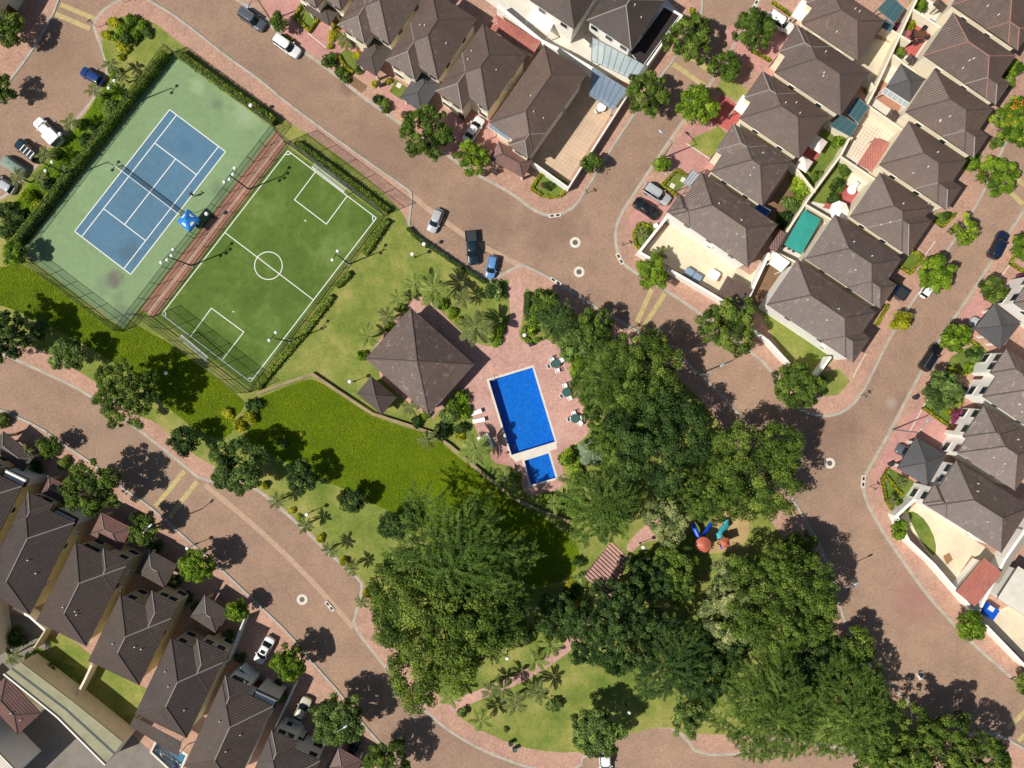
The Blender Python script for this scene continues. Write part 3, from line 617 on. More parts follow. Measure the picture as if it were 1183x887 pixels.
# ------------------------------------------------------------------ foliage
def leaf_mesh(name, c, nrm, size, tint, mat, aspect=.55, axis=None):
    """one quad leaf at every centre"""
    n = len(c); rng = np.random.default_rng(n+len(name)); nrm = nrm/np.maximum(np.linalg.norm(nrm, axis=1, keepdims=True), 1e-6)
    t = axis if axis is not None else rng.normal(size=(n, 3)); t = t-nrm*np.sum(t*nrm, axis=1, keepdims=True); t /= np.maximum(np.linalg.norm(t, axis=1, keepdims=True), 1e-6); b = np.cross(nrm, t)
    s = size[:, None]; v = np.empty((n, 4, 3), np.float32)
    v[:, 0] = c-t*s*.5; v[:, 1] = c-b*s*.5*aspect+t*s*.08; v[:, 2] = c+t*s*.5; v[:, 3] = c+b*s*.5*aspect+t*s*.08
    me = bpy.data.meshes.new(name); me.vertices.add(n*4); me.vertices.foreach_set('co', v.ravel()); me.loops.add(n*4); me.loops.foreach_set('vertex_index', np.arange(n*4, dtype=np.int32))
    me.polygons.add(n); me.polygons.foreach_set('loop_start', np.arange(0, n*4, 4, dtype=np.int32)); me.polygons.foreach_set('loop_total', np.full(n, 4, np.int32)); me.update(calc_edges=True)
    a = me.attributes.new('tint', 'FLOAT', 'POINT'); a.data.foreach_set('value', np.repeat(np.clip(tint, 0, 1), 4).astype(np.float32)); me.materials.append(mat); return me
def crown_points(kind, R, seed):
    """leaf centres, normals, sizes, tints, axes of a crown of radius R about its middle"""
    rng = np.random.default_rng(seed); A = []; ph = rng.uniform(0, 6.28, 6); lob = rng.integers(3, 8, 6)
    def edge(th): return 1+sum(.075*np.sin(lob[i]*th+ph[i]) for i in range(4))
    if kind in ('clump', 'broad', 'round', 'sparse'):
        big = R > 5
        rc0 = {'clump': .58, 'broad': .85 if big else .62, 'round': .5, 'sparse': .5}[kind]
        nc = int({'clump': 1.5, 'broad': 1.6, 'round': 1.9, 'sparse': .8}[kind]*(R/rc0)**2*1.6)
        hz = {'clump': .62, 'broad': .5, 'round': .75, 'sparse': .55}[kind]*R
        th = rng.uniform(0, 2*np.pi, nc); rr = np.sqrt(rng.uniform(0, 1, nc)); low = rng.uniform(0, 1, nc) < .3
        er = edge(th) if kind != 'round' else 1+.03*np.sin(3*th+ph[0]); rr2 = rr*R*er*(1-.5*rc0/R)
        # hollows between main limbs: heights swell over a few boughs
        nb = 5+int(R); bt = rng.uniform(0, 6.28, nb); br = np.sqrt(rng.uniform(.05, 1, nb))*R*.8; bx, by = br*np.cos(bt), br*np.sin(bt)
        x, y = rr2*np.cos(th), rr2*np.sin(th); d = np.min(np.hypot(x[:, None]-bx, y[:, None]-by), axis=1)
        swell = np.exp(-(d/(.28*R))**2)
        z = hz*np.sqrt(np.clip(1-rr**2*.92, 0, 1))*(.55+.45*swell)*rng.uniform(.82, 1.1, nc) if kind != 'round' else hz*np.sqrt(np.clip(1-rr**2*.97, 0, 1))*rng.uniform(.9, 1.06, nc)
        z = np.where(low, -hz*.35*rng.uniform(0, 1, nc)+z*.2, z); tc = rng.normal(.44, .22, nc)+.16*(swell-.5)  # tint lifts on swelling boughs and sinks in hollows: painted highlight and shade
        nf = int(16*R*R); tf = rng.uniform(0, 2*np.pi, nf); rf = np.sqrt(rng.uniform(0, 1, nf))*.9; ef = 1+sum(.075*np.sin(lob[i]*tf+ph[i]) for i in range(4)) if kind != 'round' else 1.0
        if kind != 'sparse':
            pf = np.stack([rf*R*ef*np.cos(tf), rf*R*ef*np.sin(tf), hz*np.sqrt(1-rf**2)*rng.uniform(.15, .55, nf)], 1); A.append((pf, np.array([0, 0, 1.])+rng.normal(size=(nf, 3))*.5, rng.uniform(.28, .46, nf), rng.normal(.42, .14, nf), rng.normal(size=(nf, 3))))
        for i in range(nc):
            rc = rc0*rng.uniform(.6, 1.35); nl = int({'clump': 100, 'broad': 150, 'round': 84, 'sparse': 56}[kind]*(rc/rc0)**2)
            dv = rng.normal(size=(nl, 3)); dv[:, 2] += .35; dv /= np.linalg.norm(dv, axis=1, keepdims=True)
            p = np.array([x[i], y[i], z[i]])+dv*rc*rng.uniform(.55, 1.05, (nl, 1))*np.array([1, 1, .75]); nm = dv*.8+rng.normal(size=(nl, 3))*.45+np.array([0, 0, .35])
            A.append((p, nm, rng.uniform(.2, .35, nl), tc[i]+rng.normal(0, .13, nl), rng.normal(size=(nl, 3))))
    else:   # feather: long arching sprays of fine leaflets
        ns = int(10*R*R)+60
        for i in range(ns):
            th = rng.uniform(0, 2*np.pi); r = R*edge(th)*math.sqrt(rng.uniform(0, 1)); r0 = max(0, r-rng.uniform(.8, 1.7)); hz = .55*R; q = r/R
            zt = hz*math.sqrt(max(0, 1-min(1, q*q*.9)))*(rng.uniform(.8, 1.08) if rng.uniform() < .7 else rng.uniform(.2, .8)); dth = rng.normal(0, .8); ln = r-r0+.3
            n = int(ln*32); t = np.linspace(0, 1, n)
            d2 = np.array([math.cos(th+dth), math.sin(th+dth), .15]); base = np.array([r0*math.cos(th), r0*math.sin(th), zt])
            side = np.array([-d2[1], d2[0], 0.])*rng.normal(0, .25)
            p = base+np.outer(t*ln, d2)+np.outer(t*t*ln, side)+np.outer(-(t**2)*rng.uniform(.3, 1.0), [0, 0, 1])
            sidev = np.where(np.arange(n) % 2 == 0, 1., -1.)[:, None]*np.array([-d2[1], d2[0], 0.])
            p = p+sidev*.1+rng.normal(0, .05, (n, 3)); ax = d2*.8+sidev*.75+rng.normal(0, .25, (n, 3))
            A.append((p, np.array([0, 0, 1.])+rng.normal(0, .5, (n, 3)), rng.uniform(.24, .38, n), np.full(n, rng.normal(.5, .2))+rng.normal(0, .1, n), ax))
    return [np.concatenate([a[k] for a in A]) for k in range(5)]
_crowns = {}
def crown_mesh(kind, R, seed, leaf):
    key = (kind, R, seed, leaf)
    if key not in _crowns:
        c, n, s_, t, ax = crown_points(kind, R, seed+int(R*10)); _crowns[key] = leaf_mesh('crown', c, n, s_, t, LEAF[leaf], {'feather': .32}.get(kind, .75), ax)
    return _crowns[key]
_trunks = {}
def trunk_mesh(R, h, seed):
    key = (R, round(h, 1), seed)
    if key not in _trunks:
        rng = random.Random(seed); m = MB(); r = .05+.035*R; top = h*.5
        m.tube([(0, 0, -.2), (rng.uniform(-.1, .1), rng.uniform(-.1, .1), top*.5), (0, 0, top)], [r*1.25, r, r*.85], 8)
        for k in range(5+int(R > 4)*3):
            a = 2*math.pi*k/(5+int(R > 4)*3)+rng.uniform(-.4, .4); e = R*rng.uniform(.55, .85); zz = h*rng.uniform(.95, 1.2)
            m.tube([(0, 0, top*rng.uniform(.75, 1)), (math.cos(a)*e*.4, math.sin(a)*e*.4, top+(zz-top)*.6), (math.cos(a)*e, math.sin(a)*e, zz)], [r*.6, r*.4, r*.12], 6)
            a2 = a+rng.uniform(.3, .7); m.tube([(math.cos(a)*e*.4, math.sin(a)*e*.4, top+(zz-top)*.6), (math.cos(a2)*e*.8, math.sin(a2)*e*.8, zz*1.05)], [r*.3, r*.08], 5)
        _trunks[key] = m.mesh('trunk', BARK, True)
    return _trunks[key]
BUCK = [1.0, 1.5, 2.2, 3.0, 4.0, 5.5, 7.5, 9.5]
def tree(px, py, rpx, kind, leaf, label, zc=None, group='trees of the estate', name='tree', seed=None, flat=1.0, el=1.0):
    """crown middle at height zc is seen at px, py"""
    R = rpx*S*1.04; Rb = min(BUCK, key=lambda b: abs(b-R)); zc = zc or max(1.6, min(7.5, .95*R+1.0)); k = R*(1-zc/H)/Rb; seed = (seed if seed is not None else int(px*7+py*3)) % (5 if R < 4.6 else 97)
    p = P(px, py, zc); o = thing(name, (p.x, p.y, ZP), label, 'tree', random.uniform(0, 6.28), group)
    link('trunk', trunk_mesh(Rb, round(zc/k, 0), seed % 3), o, (0, 0, 0), 0, (k, k, k))
    c = link('crown', crown_mesh(kind, Rb, seed, leaf), o, (0, 0, zc-ZP), 0, (k*el, k/el, k*flat)); return o
def shrub(px, py, rpx, leaf, label, kind='round', h=None, name='shrub', group='garden shrubs', seed=0):
    R = rpx*S; Rb = 1.0; k = R/Rb; zc = h or R*.55; p = P(px, py, zc); o = thing(name, (p.x, p.y, ZP), label, 'shrub', random.uniform(0, 6.28), group)
    link('foliage', crown_mesh(kind, Rb, seed % 4, leaf), o, (0, 0, zc*.8), 0, (k, k, k*.9))
    m = _trunks.get('stem')
    if not m:
        mm = MB()
        for a in range(5): mm.tube([(0, 0, -.1), (math.cos(a*1.26)*.35, math.sin(a*1.26)*.35, .8)], [.05, .02], 5)
        m = _trunks['stem'] = mm.mesh('stem', BARK)
    link('stem', m, o, (0, 0, 0), 0, (k, k, max(k*.8, zc))); return o
def frond_mesh(L, droop, leaf, seed, wid=.55):
    rng = np.random.default_rng(seed); n = int(L*15); t = np.linspace(.08, 1, n); x = L*t*(1-.12*t); z = .55*L*t*.6-droop*L*t*t; C = []; N = []; A = []
    for s_ in (-1, 1):
        w = wid*np.sin(np.pi*np.clip(t*.9+.1, 0, 1))**.6*.5; C.append(np.stack([x+.14, s_*w*.55, z-.1*w], 1)); N.append(np.stack([np.zeros(n), s_*.35*np.ones(n), np.ones(n)], 1)+rng.normal(0, .15, (n, 3))); A.append(np.stack([np.ones(n)*1.1, s_*np.ones(n), -.3*np.ones(n)], 1))
    C = np.concatenate(C); N = np.concatenate(N); A = np.concatenate(A); sz = np.concatenate([np.maximum(.18, wid*1.15*np.sin(np.pi*np.clip(t*.88+.1, 0, 1))**.5)]*2)
    return leaf_mesh('frond', C, N, sz, rng.normal(.5, .18, len(C)), LEAF[leaf], .16, A)
_fr = {}
def palm(px, py, rpx, label, leaf='palm', h=3.0, n=10, group='palms of the park', wid=.55):
    L = rpx*S*.98; p = P(px, py, h); o = thing('palm_tree', (p.x, p.y, ZP), label, 'palm', random.uniform(0, 6.28), group); key = (leaf, wid)
    if key not in _fr: _fr[key] = [frond_mesh(1.6, d, leaf, 5+i, wid) for i, d in enumerate((.35, .6, .85))]
    if ('t', round(h)) not in _fr:
        m = MB(); m.tube([(0, 0, -.2), (.05, 0, h*.5), (0, 0, h+.05)], [.17, .12, .1], 8); _fr[('t', round(h))] = m.mesh('palm_trunk', BARKP, True)
    link('trunk', _fr[('t', round(h))], o, (0, 0, 0), 0, (1, 1, 1))
    for k in range(n):
        s_ = L/1.6*random.uniform(.82, 1.1); link('frond', _fr[key][k % 3], o, (0, 0, h-.05), (0, random.uniform(-.25, .25), 2*math.pi*k/n+random.uniform(-.25, .25)), (s_, s_, s_*random.uniform(.6, 1)))
    return o
def hedge(pts, wpx, h, leaf, label, dens=60, top=True, name='hedge', closed=False):
    w = [P(x, y, h*.8) for x, y in pts]
    if closed: w.append(w[0])
    c = sum(w, Vector())/len(w); c.z = ZP; w = [p-c for p in w]; wd = wpx*S; rng = np.random.default_rng(int(pts[0][0])+1); C = []; N = []; T = []
    o = thing(name, c, label, 'hedge', 0, 'clipped hedges'); m = MB()
    for a, b in zip(w, w[1:]):
        L = (b-a).length; n = int(L*(wd+h*1.2)*dens); d = (b-a).normalized(); y = Vector((-d.y, d.x, 0)); u = rng.uniform(0, L, n)
        q = rng.uniform(0, 1, n); ft = wd/(wd+1.2*h); on = q < ft; sgn = np.where(rng.uniform(0, 1, n) < .5, 1., -1.)
        wob = 1+.12*np.sin(u*2.1+rng.uniform(0, 6))+.08*np.sin(u*5.3)
        off = np.where(on, rng.uniform(-.5, .5, n)*wd, sgn*.5*wd*wob); z = np.where(on, h*(1+rng.normal(0, .05, n)), rng.uniform(.05, 1, n)*h)
        C.append(np.array([a.x, a.y, 0])+np.outer(u, [d.x, d.y, 0])+np.outer(off+rng.normal(0, .05, n), [y.x, y.y, 0])+np.outer(z, [0, 0, 1]))
        N.append(np.where(on[:, None], [0, 0, 1.], np.outer(sgn, [y.x, y.y, .4]))+rng.normal(0, .5, (n, 3))); T.append(.5+.18*np.sin(u*1.7+off*3)*np.sin(u*.6)+rng.normal(0, .16, n))
    m.strip([p.xy for p in w], wd*.8, -.1, h*.9); m.build('core', SOILLEAF, o)
    C = np.concatenate(C); link('foliage', leaf_mesh('hedge_foliage', C, np.concatenate(N), rng.uniform(.14, .26, len(C)), np.concatenate(T), LEAF[leaf], .7), o); return o
SOILLEAF = plain('hedge_twigs', srgb(58, 70, 26), .95, var=.3, scale=3)
def inside(pts, x, y):
    r = np.zeros(len(x), bool); n = len(pts)
    for i in range(n):
        x0, y0 = pts[i-1]; x1, y1 = pts[i]; c = ((y0 > y) != (y1 > y)) & (x < (x1-x0)*(y-y0)/((y1-y0) or 1e-9)+x0); r ^= c
    return r
def ground_plants(pts, n, leaf, name, label, zmax=.25, size=(.1, .2), flecks=None):
    w = W2(smooth(pts, 1)); xs = [p[0] for p in w]; ys = [p[1] for p in w]; rng = np.random.default_rng(n); x = rng.uniform(min(xs), max(xs), n); y = rng.uniform(min(ys), max(ys), n); k = inside(w, x, y); x, y = x[k], y[k]
    big = np.sin(x*.9+np.sin(y*.7)*2)*np.sin(y*1.1+np.sin(x*.5)*2); C = np.stack([x, y, ZL+.03+rng.uniform(0, 1, len(x))*zmax*(.7+.5*big)], 1)
    N = np.array([0, 0, 1.])+rng.normal(0, .38, (len(x), 3)); T = .5+.14*big+rng.normal(0, .13, len(x))
    return tag(link(name, leaf_mesh(name, C, N, rng.uniform(*size, len(x)), T, LEAF[leaf], .6)), label, 'ground cover', None, 'stuff')

# ------------------------------------------------------------------ vehicles
def rrect(L, W, r, z, n=5, x0=0.0, nose=0.0):
    pts = []
    for qx, qy, a0 in ((1, 1, 0), (-1, 1, 90), (-1, -1, 180), (1, -1, 270)):
        for k in range(n+1):
            a = math.radians(a0+90*k/n); x = qx*(L/2-r)+r*math.cos(a); y = qy*(W/2-r)+r*math.sin(a)
            if nose: y *= 1-nose*max(0, abs(x)/(L/2)-.55)
            pts.append(Vector((x+x0, y, z)))
    return pts
_wheel = {}
def wheel(par, x, y, r=.32, w=.2):
    if 't' not in _wheel:
        m = MB(); rg = []
        for yy, rr in ((-.5, .7), (-.5, .93), (-.35, 1), (.35, 1), (.5, .93), (.5, .7)): rg.append([Vector((math.cos(2*math.pi*k/20)*rr, yy, math.sin(2*math.pi*k/20)*rr)) for k in range(20)])
        m.rings(rg, cap0=False, cap1=False); _wheel['t'] = m.mesh('tyre', RUBBER, True)
        m = MB(); m.rings([[Vector((math.cos(2*math.pi*k/14)*rr, yy, math.sin(2*math.pi*k/14)*rr)) for k in range(14)] for yy, rr in ((-.42, .7), (-.3, .3), (.3, .3), (.42, .7))]); _wheel['r'] = m.mesh('rim', RIM, True)
    o = link('wheel', _wheel['t'], par, (x, y, r), 0, (r, w, r)); link('rim', _wheel['r'], o); return o
CARGLASS = glassm('car_glass', srgb(26, 34, 38), 1.0, .06); HEADL = plain('headlight_glass', srgb(226, 230, 232), .15, var=.02, spec=.6); TAILL = plain('tail_light_glass', srgb(170, 24, 20), .25, var=.05, spec=.5)
BLACKP = plain('black_trim', srgb(28, 28, 30), .5)
def carpaint(name, c, metal=.0):
    t = NT(name); t.color(c, .32, metal, .5); t.bsdf.inputs['Coat Weight'].default_value = .6; t.bsdf.inputs['Coat Roughness'].default_value = .08
    return t.m
CP = {k: carpaint('paint_'+k, srgb(*c)) for k, c in dict(white=(236, 236, 232), silver=(176, 178, 178), grey=(84, 90, 98), black=(24, 26, 28), blue=(24, 58, 116), lightblue=(96, 140, 190), navy=(22, 36, 62), beige=(206, 200, 176), teal=(18, 40, 52)).items()}
_carm = {}
def car_meshes(kind):
    """body, glass house, roof and trim for one kind; nose towards +x"""
    if kind in _carm: return _carm[kind]
    D = dict(hatch=(3.9, 1.68, 1.5, .95, -1.78, 1.0, -1.45, .3), sedan=(4.5, 1.76, 1.45, .95, -1.5, 1.2, -.85, .45), suv=(4.55, 1.84, 1.75, 1.08, -2.18, 1.1, -1.95, .5), pickup=(5.3, 1.86, 1.8, 1.1, -.85, 1.45, -.62, .75), mini=(3.6, 1.6, 1.5, .95, -1.68, 1.0, -1.4, .3))[kind]
    L, W, Ht, belt, xb, xf, tb, tf = D; m = MB(); n = 5; R = []
    prof = [(.22, -.1, .0), (.3, -.02, .0), (.55, 0, .0), (belt-.16, -.02, 0), (belt-.05, -.1, .0), (belt, -.22, 0)]
    for z, ins, _ in prof:
        ring = rrect(L+ins, W+ins, .42, z, n, nose=.16)
        for p in ring:   # bonnet dips to the nose, boot a little to the tail
            if z > .5:
                t = max(0, (p.x-xf)/(L/2-xf)); p.z -= (z-.45)*.34*t**1.6
                t = max(0, (xb-p.x)/(L/2+xb)) if L/2+xb > .2 else 0; p.z -= (z-.45)*.14*t**1.5
        R.append(ring)
    m.rings(R); body = m.mesh('car_body', CP['white'], 50)
    w0, w1 = W/2-.12, W/2-.3; z0, z1 = belt-.05, Ht-.04
    def oct_(xa, xb_, w, z, c=.12): return [Vector(p) for p in ((xa+c, -w, z), (xb_-c*2, -w, z), (xb_, -w+c*2.4, z), (xb_, w-c*2.4, z), (xb_-c*2, w, z), (xa+c, w, z), (xa, w-c, z), (xa, -w+c, z))]
    m = MB(); m.rings([oct_(xb, xf, w0, z0), oct_(tb, tf, w1+.02, z1)]); glass = m.mesh('car_glass', CARGLASS, 35)
    m = MB(); m.rings([oct_(tb-.06, tf+.06, w1+.05, z1-.03), oct_(tb-.03, tf+.03, w1+.03, z1+.03), oct_(tb+.12, tf-.1, w1-.12, z1+.065)]); roof = m.mesh('car_roof', CP['white'], 60)
    m = MB()   # pillars: thin painted bars over the glass corners
    A, B = oct_(xb, xf, w0+.012, z0), oct_(tb, tf, w1+.032, z1)
    for i in (0, 1, 4, 5): m.tube([A[i], B[i]], .04, 5)
    for s_ in (-1, 1): m.tube([Vector(((xb+xf)/2-.1, s_*(w0+.01), z0)), Vector(((tb+tf)/2, s_*(w1+.03), z1))], .035, 5)
    pil = m.mesh('car_pillars', CP['white'])
    _carm[kind] = (D, body, glass, roof, pil); return _carm[kind]
def car(label, kind, px, py, dx, dy, col, sunroof=False, rack=False, cargo=None, zz=None, spare=False):
    D, body, glass, roof, pil = car_meshes(kind); L, W, Ht, belt, xb, xf, tb, tf = D; p = P(px, py, .8); ang = math.atan2(-dy, dx); onpave = zz if zz is not None else 0
    o = thing('pickup_truck' if kind == 'pickup' else 'parked_car', (p.x, p.y, onpave), label, 'pickup' if kind == 'pickup' else 'car', ang, 'cars parked on the estate'); pm = CP[col]
    paint(link('body', body, o), pm); link('window_glass', glass, o); paint(link('roof', roof, o), pm); paint(link('pillars', pil, o), pm)
    for x in (L/2-.82, -L/2+.8):
        for s_ in (-1, 1): wheel(o, x, s_*(W/2-.12), .34 if kind in ('suv', 'pickup') else .31)
    for s_ in (-1, 1):
        ubox('headlight', HEADL, o, (L/2-.25, s_*(W/2-.36), belt-.33), (.3, .34, .14), s_*-.5); ubox('tail_light', TAILL, o, (-L/2+.1, s_*(W/2-.3), belt-.22), (.16, .26, .2), s_*.3)
        mi = paint(ubox('mirror', pm, o, (xf-.35, s_*(W/2+.06), belt+.02), (.14, .2, .14)), pm)
    ubox('front_bumper', BLACKP, o, (L/2-.06, 0, .42), (.1, W*.6, .16)); ubox('rear_bumper', BLACKP, o, (-L/2+.06, 0, .42), (.1, W*.6, .16))
    for s_ in (-.3, .3): ubox('wiper', BLACKP, o, (xf-.02, s_, belt+.03), (.03, .5, .03), .1)
    if sunroof: ubox('sunroof', CARGLASS, o, ((tb+tf)/2+.2, 0, Ht+.027), (.55, .8, .02))
    if rack:
        for s_ in (-1, 1): ubox('roof_rail', STEEL, o, ((tb+tf)/2, s_*(W/2-.36), Ht+.07), (tf-tb-.3, .05, .06))
    if rack == 'bars':
        for k in range(4): ubox('roof_bar', FRAMEW, o, (tb+.25+(tf-tb-.5)*k/3, 0, Ht+.09), (.16, W*.62, .05))
    if spare: wheel(o, -L/2-.08, 0, .3, .2).rotation_euler = (0, 0, math.pi/2)
    if kind == 'pickup':
        bx0, bx1 = -L/2+.12, xb-.1
        if cargo == 'box':
            m = MB(); m.box(bx0-.15, bx1+.25, -W/2-.02, W/2+.02, belt-.1, 2.35); m.build('cargo_box', CP['white'], o); m = MB(); m.box(bx0-.18, bx0-.15, -W/2+.12, W/2-.12, belt+.1, 2.2); m.build('cargo_door', STEEL, o)
        else:
            m = MB(); zt = belt+.09
            for a in ((bx0, bx1, -W/2+.06, -W/2+.16), (bx0, bx1, W/2-.16, W/2-.06), (bx0-.08, bx0, -W/2+.06, W/2-.06), (bx1, bx1+.08, -W/2+.16, W/2-.16)): m.box(*a, belt-.2, zt)
            paint(m.build('bed_rail', pm, o), pm); m = MB(); m.box(bx0, bx1, -W/2+.16, W/2-.16, belt-.04, belt-.015); m.build('bed_floor', DGREY if not cargo else STEEL, o)
            if cargo == 'load':
                for k, (cx_, cy_, c_) in enumerate(((.2, .3, WPLAST), (.7, -.3, DGREY), (.6, .35, BLUET), (1.2, .1, STEEL))): ubox('load', c_, o, (bx0+cx_+.2, cy_, belt+.12), (.45, .5, .3), k)
    return o
def covered_car(label, px, py, dx, dy):
    p = P(px, py, .8); o = thing('covered_car', (p.x, p.y, 0), label, 'car', math.atan2(-dy, dx), 'cars parked on the estate'); m = MB(); R = []
    for z, L, W, r in ((.05, 4.5, 1.95, .4), (.7, 4.35, 1.85, .45), (1.05, 4.0, 1.75, .5), (1.45, 2.5, 1.45, .4), (1.62, 1.7, 1.2, .35)): R.append(rrect(L, W, r, z, 5, -.1 if z > 1.2 else 0))
    rg = random.Random(3)
    for r_ in R:
        for q in r_: q.x += rg.uniform(-.04, .04); q.y += rg.uniform(-.04, .04)
    m.rings(R); m.build('car_cover', plain('grey_green_cover', srgb(128, 142, 130), .8, var=.12), o, 60)
    for x in (-1.4, 1.4):
        for s_ in (-1, 1): wheel(o, x, s_*.75, .3)
    m = MB(); m.tube([(-1.6, 0, .9), (-.9, .1, 1.5), (.6, -.1, 1.66), (1.7, .1, .98)], .03, 5); m.build('strap', DGREY, o)

# ------------------------------------------------------------------ street furniture
def lamp_lathe(par, name, mat, prof, n=14, loc=(0, 0, 0)):
    m = MB(); m.rings([[Vector((math.cos(2*math.pi*k/n)*r, math.sin(2*math.pi*k/n)*r, z)) for k in range(n)] for r, z in prof]); return m.build(name, mat, par, True, loc)
def globe_lamp(px, py, label, h=3.2):
    p = P(px, py, h); o = thing('garden_lamp', (p.x, p.y, ZP), label, 'lamp', 0, 'white globe garden lamps'); m = MB(); m.tube([(0, 0, -.1), (0, 0, h-.2)], [.07, .045], 8); m.build('post', DARKSTEEL, o)
    m = MB(); m.tube([(0, 0, 0), (0, 0, .2)], .14, 10); m.build('base', DARKSTEEL, o)
    lamp_lathe(o, 'globe', GLOBE, [(.02, -.3), (.2, -.24), (.3, -.08), (.31, .05), (.22, .22), (.03, .29)], loc=(0, 0, h)); return o
def flood_pole(px, py, heads, label, h=7.6):
    p = P(px, py); o = thing('floodlight_pole', (p.x, p.y, ZP), label, 'floodlight', 0, 'floodlight poles of the courts'); m = MB(); m.tube([(0, 0, -.2), (0, 0, h)], [.13, .07], 10); m.build('pole', DARKSTEEL, o)
    hp = [P(x, y, h+ZP)-Vector((p.x, p.y, 0)) for x, y in heads]; m = MB(); m.tube([(hp[0].x, hp[0].y, h-.08), (hp[-1].x, hp[-1].y, h-.08)], .05, 6); mid = (hp[0]+hp[-1])/2
    m.tube([(0, 0, h-.25), (mid.x, mid.y, h-.08)], .05, 6); m.build('crossarm', DARKSTEEL, o)
    for q in hp: l = lamp_lathe(o, 'lamp_head', WPLAST, [(.05, .18), (.17, .16), (.25, .0), (.22, -.08), (.05, -.12)][::-1], loc=(q.x, q.y, h))
    m = MB(); m.box(-.25, .25, -.25, .25, -.1, .15); m.build('footing', CONC, o)
def street_light(px, py, ax, ay, label, h=7.5):
    """pole foot at px, py; arm reaches ax, ay (metres)"""
    p = P(px, py); o = thing('street_light', (p.x, p.y, ZP), label, 'street lamp', math.atan2(ay, ax), 'street lights along the kerbs'); L = math.hypot(ax, ay)
    m = MB(); m.tube([(0, 0, -.2), (0, 0, h*.5), (0, 0, h-.2)], [.12, .1, .07], 10); m.build('pole', STEEL, o); m = MB(); m.tube([(0, 0, h-.4), (L*.4, 0, h-.05), (L, 0, h+.1)], .05, 8); m.build('arm', STEEL, o)
    m = MB(); m.rings([rrect(.5, .16, .06, h+.04, 3, L+.15), rrect(.8, .32, .14, h+.1, 3, L+.25), rrect(.7, .26, .12, h+.2, 3, L+.25), rrect(.4, .14, .06, h+.25, 3, L+.22)]); m.build('lamp_head', plain('lamp_head_grey', srgb(170, 186, 192), .4, .3) if 'lamp_head_grey' not in MAT else MAT['lamp_head_grey'], o, 40)
    m = MB(); m.box(-.2, .2, -.2, .2, -.1, .06); m.build('base_plate', STEEL, o)
def sign_post(px, py, label, rot=0.6):
    p = P(px, py); o = thing('street_sign', (p.x, p.y, ZP), label, 'sign', rot, 'street sign posts'); m = MB(); m.tube([(0, 0, -.1), (0, 0, 2.3)], .045, 8); m.build('post', STEEL, o)
    ubox('sign_plate', GPLAST, o, (0, 0, 2.2), (.7, .05, .22)); ubox('sign_plate', GPLAST, o, (0, 0, 1.95), (.05, .7, .22)); m = MB(); m.tube([(0, 0, 2.3), (0, 0, 2.4)], [.06, .02], 8); m.build('finial', STEEL, o)
def manhole(px, py, label, square=False):
    p = P(px, py); o = thing('manhole', (p.x, p.y, 0), label, 'manhole', .55, 'manholes in the street'); n = 4 if square else 32; m = MB(); k0 = math.pi/4 if square else 0
    rg = lambda r, z: [Vector((math.cos(2*math.pi*k/n+k0)*r, math.sin(2*math.pi*k/n+k0)*r, z)) for k in range(n)]
    m.rings([rg(.86, -.02), rg(.84, .012), rg(.42, .012), rg(.42, -.02)], cap0=False, cap1=False); m.build('concrete_ring', CONC2, o)
    m = MB(); nn = 20; m.rings([[Vector((math.cos(2*math.pi*k/nn)*.4, math.sin(2*math.pi*k/nn)*.4, z)) for k in range(nn)] for z in (-.02, .008)]); m.build('cover', plain('cast_iron', srgb(110, 100, 88), .7, .3) if 'cast_iron' not in MAT else MAT['cast_iron'], o)
def drain(px, py, dx, dy, label):
    p = P(px, py); o = thing('storm_drain', (p.x, p.y, ZP), label, 'drain', math.atan2(-dy, dx), 'storm drains in the kerb'); m = MB(); m.box(-.95, .95, -.28, .28, -.2, .03); m.build('concrete_frame', CONC2, o)
    for s_ in (-.45, .45): g = ubox('grate', DGREY, o, (s_, 0, .03), (.55, .32, .02))
def hump(a, b_, label):
    A, B = P(*a), P(*b_); m = MB(); m.strip([A, B], .75, -.02, .012); tag(m.build('speed_bump_stripe', YPAINT), label, 'road marking', 'yellow crossing stripes')
def chair(x, y, z, rot, label, group, mat=WPLAST, s=1.0):
    o = thing('garden_chair', (x, y, z), label, 'chair', rot, group); o.scale = (s, s, s); m = MB(); m.box(-.25, .25, -.25, .25, .4, .45); m.build('seat', mat, o); m = MB(); m.box(-.28, -.22, -.25, .25, .42, .9); m.build('backrest', mat, o)
    for sx in (-1, 1):
        for sy in (-1, 1): ubox('leg', mat, o, (sx*.22, sy*.22, .2), (.05, .05, .42))
    for sy in (-1, 1): ubox('armrest', mat, o, (0, sy*.27, .62), (.46, .05, .05))
def round_table(px, py, label, chairs, group, mat=GPLAST, r=.7, clabel='white chair at ', cmat=WPLAST, z=ZL+.02, square=False):
    p = P(px, py); o = thing('garden_table', (p.x, p.y, z), label, 'table'); m = MB()
    if square: m.box(-.9, .9, -.5, .5, .7, .75)
    else: m.rings([[Vector((math.cos(2*math.pi*k/20)*r, math.sin(2*math.pi*k/20)*r, zz)) for k in range(20)] for zz in (.7, .74)])
    m.build('table_top', mat, o)
    for a in range(4): ubox('leg', mat, o, (math.cos(a*1.57+.78)*.35, math.sin(a*1.57+.78)*.35, .35), (.06, .06, .7))
    for k, (cx_, cy_) in enumerate(chairs):
        q = P(cx_, cy_); chair(q.x, q.y, z, math.atan2(p.y-q.y, p.x-q.x), clabel, group, cmat, 1.25)
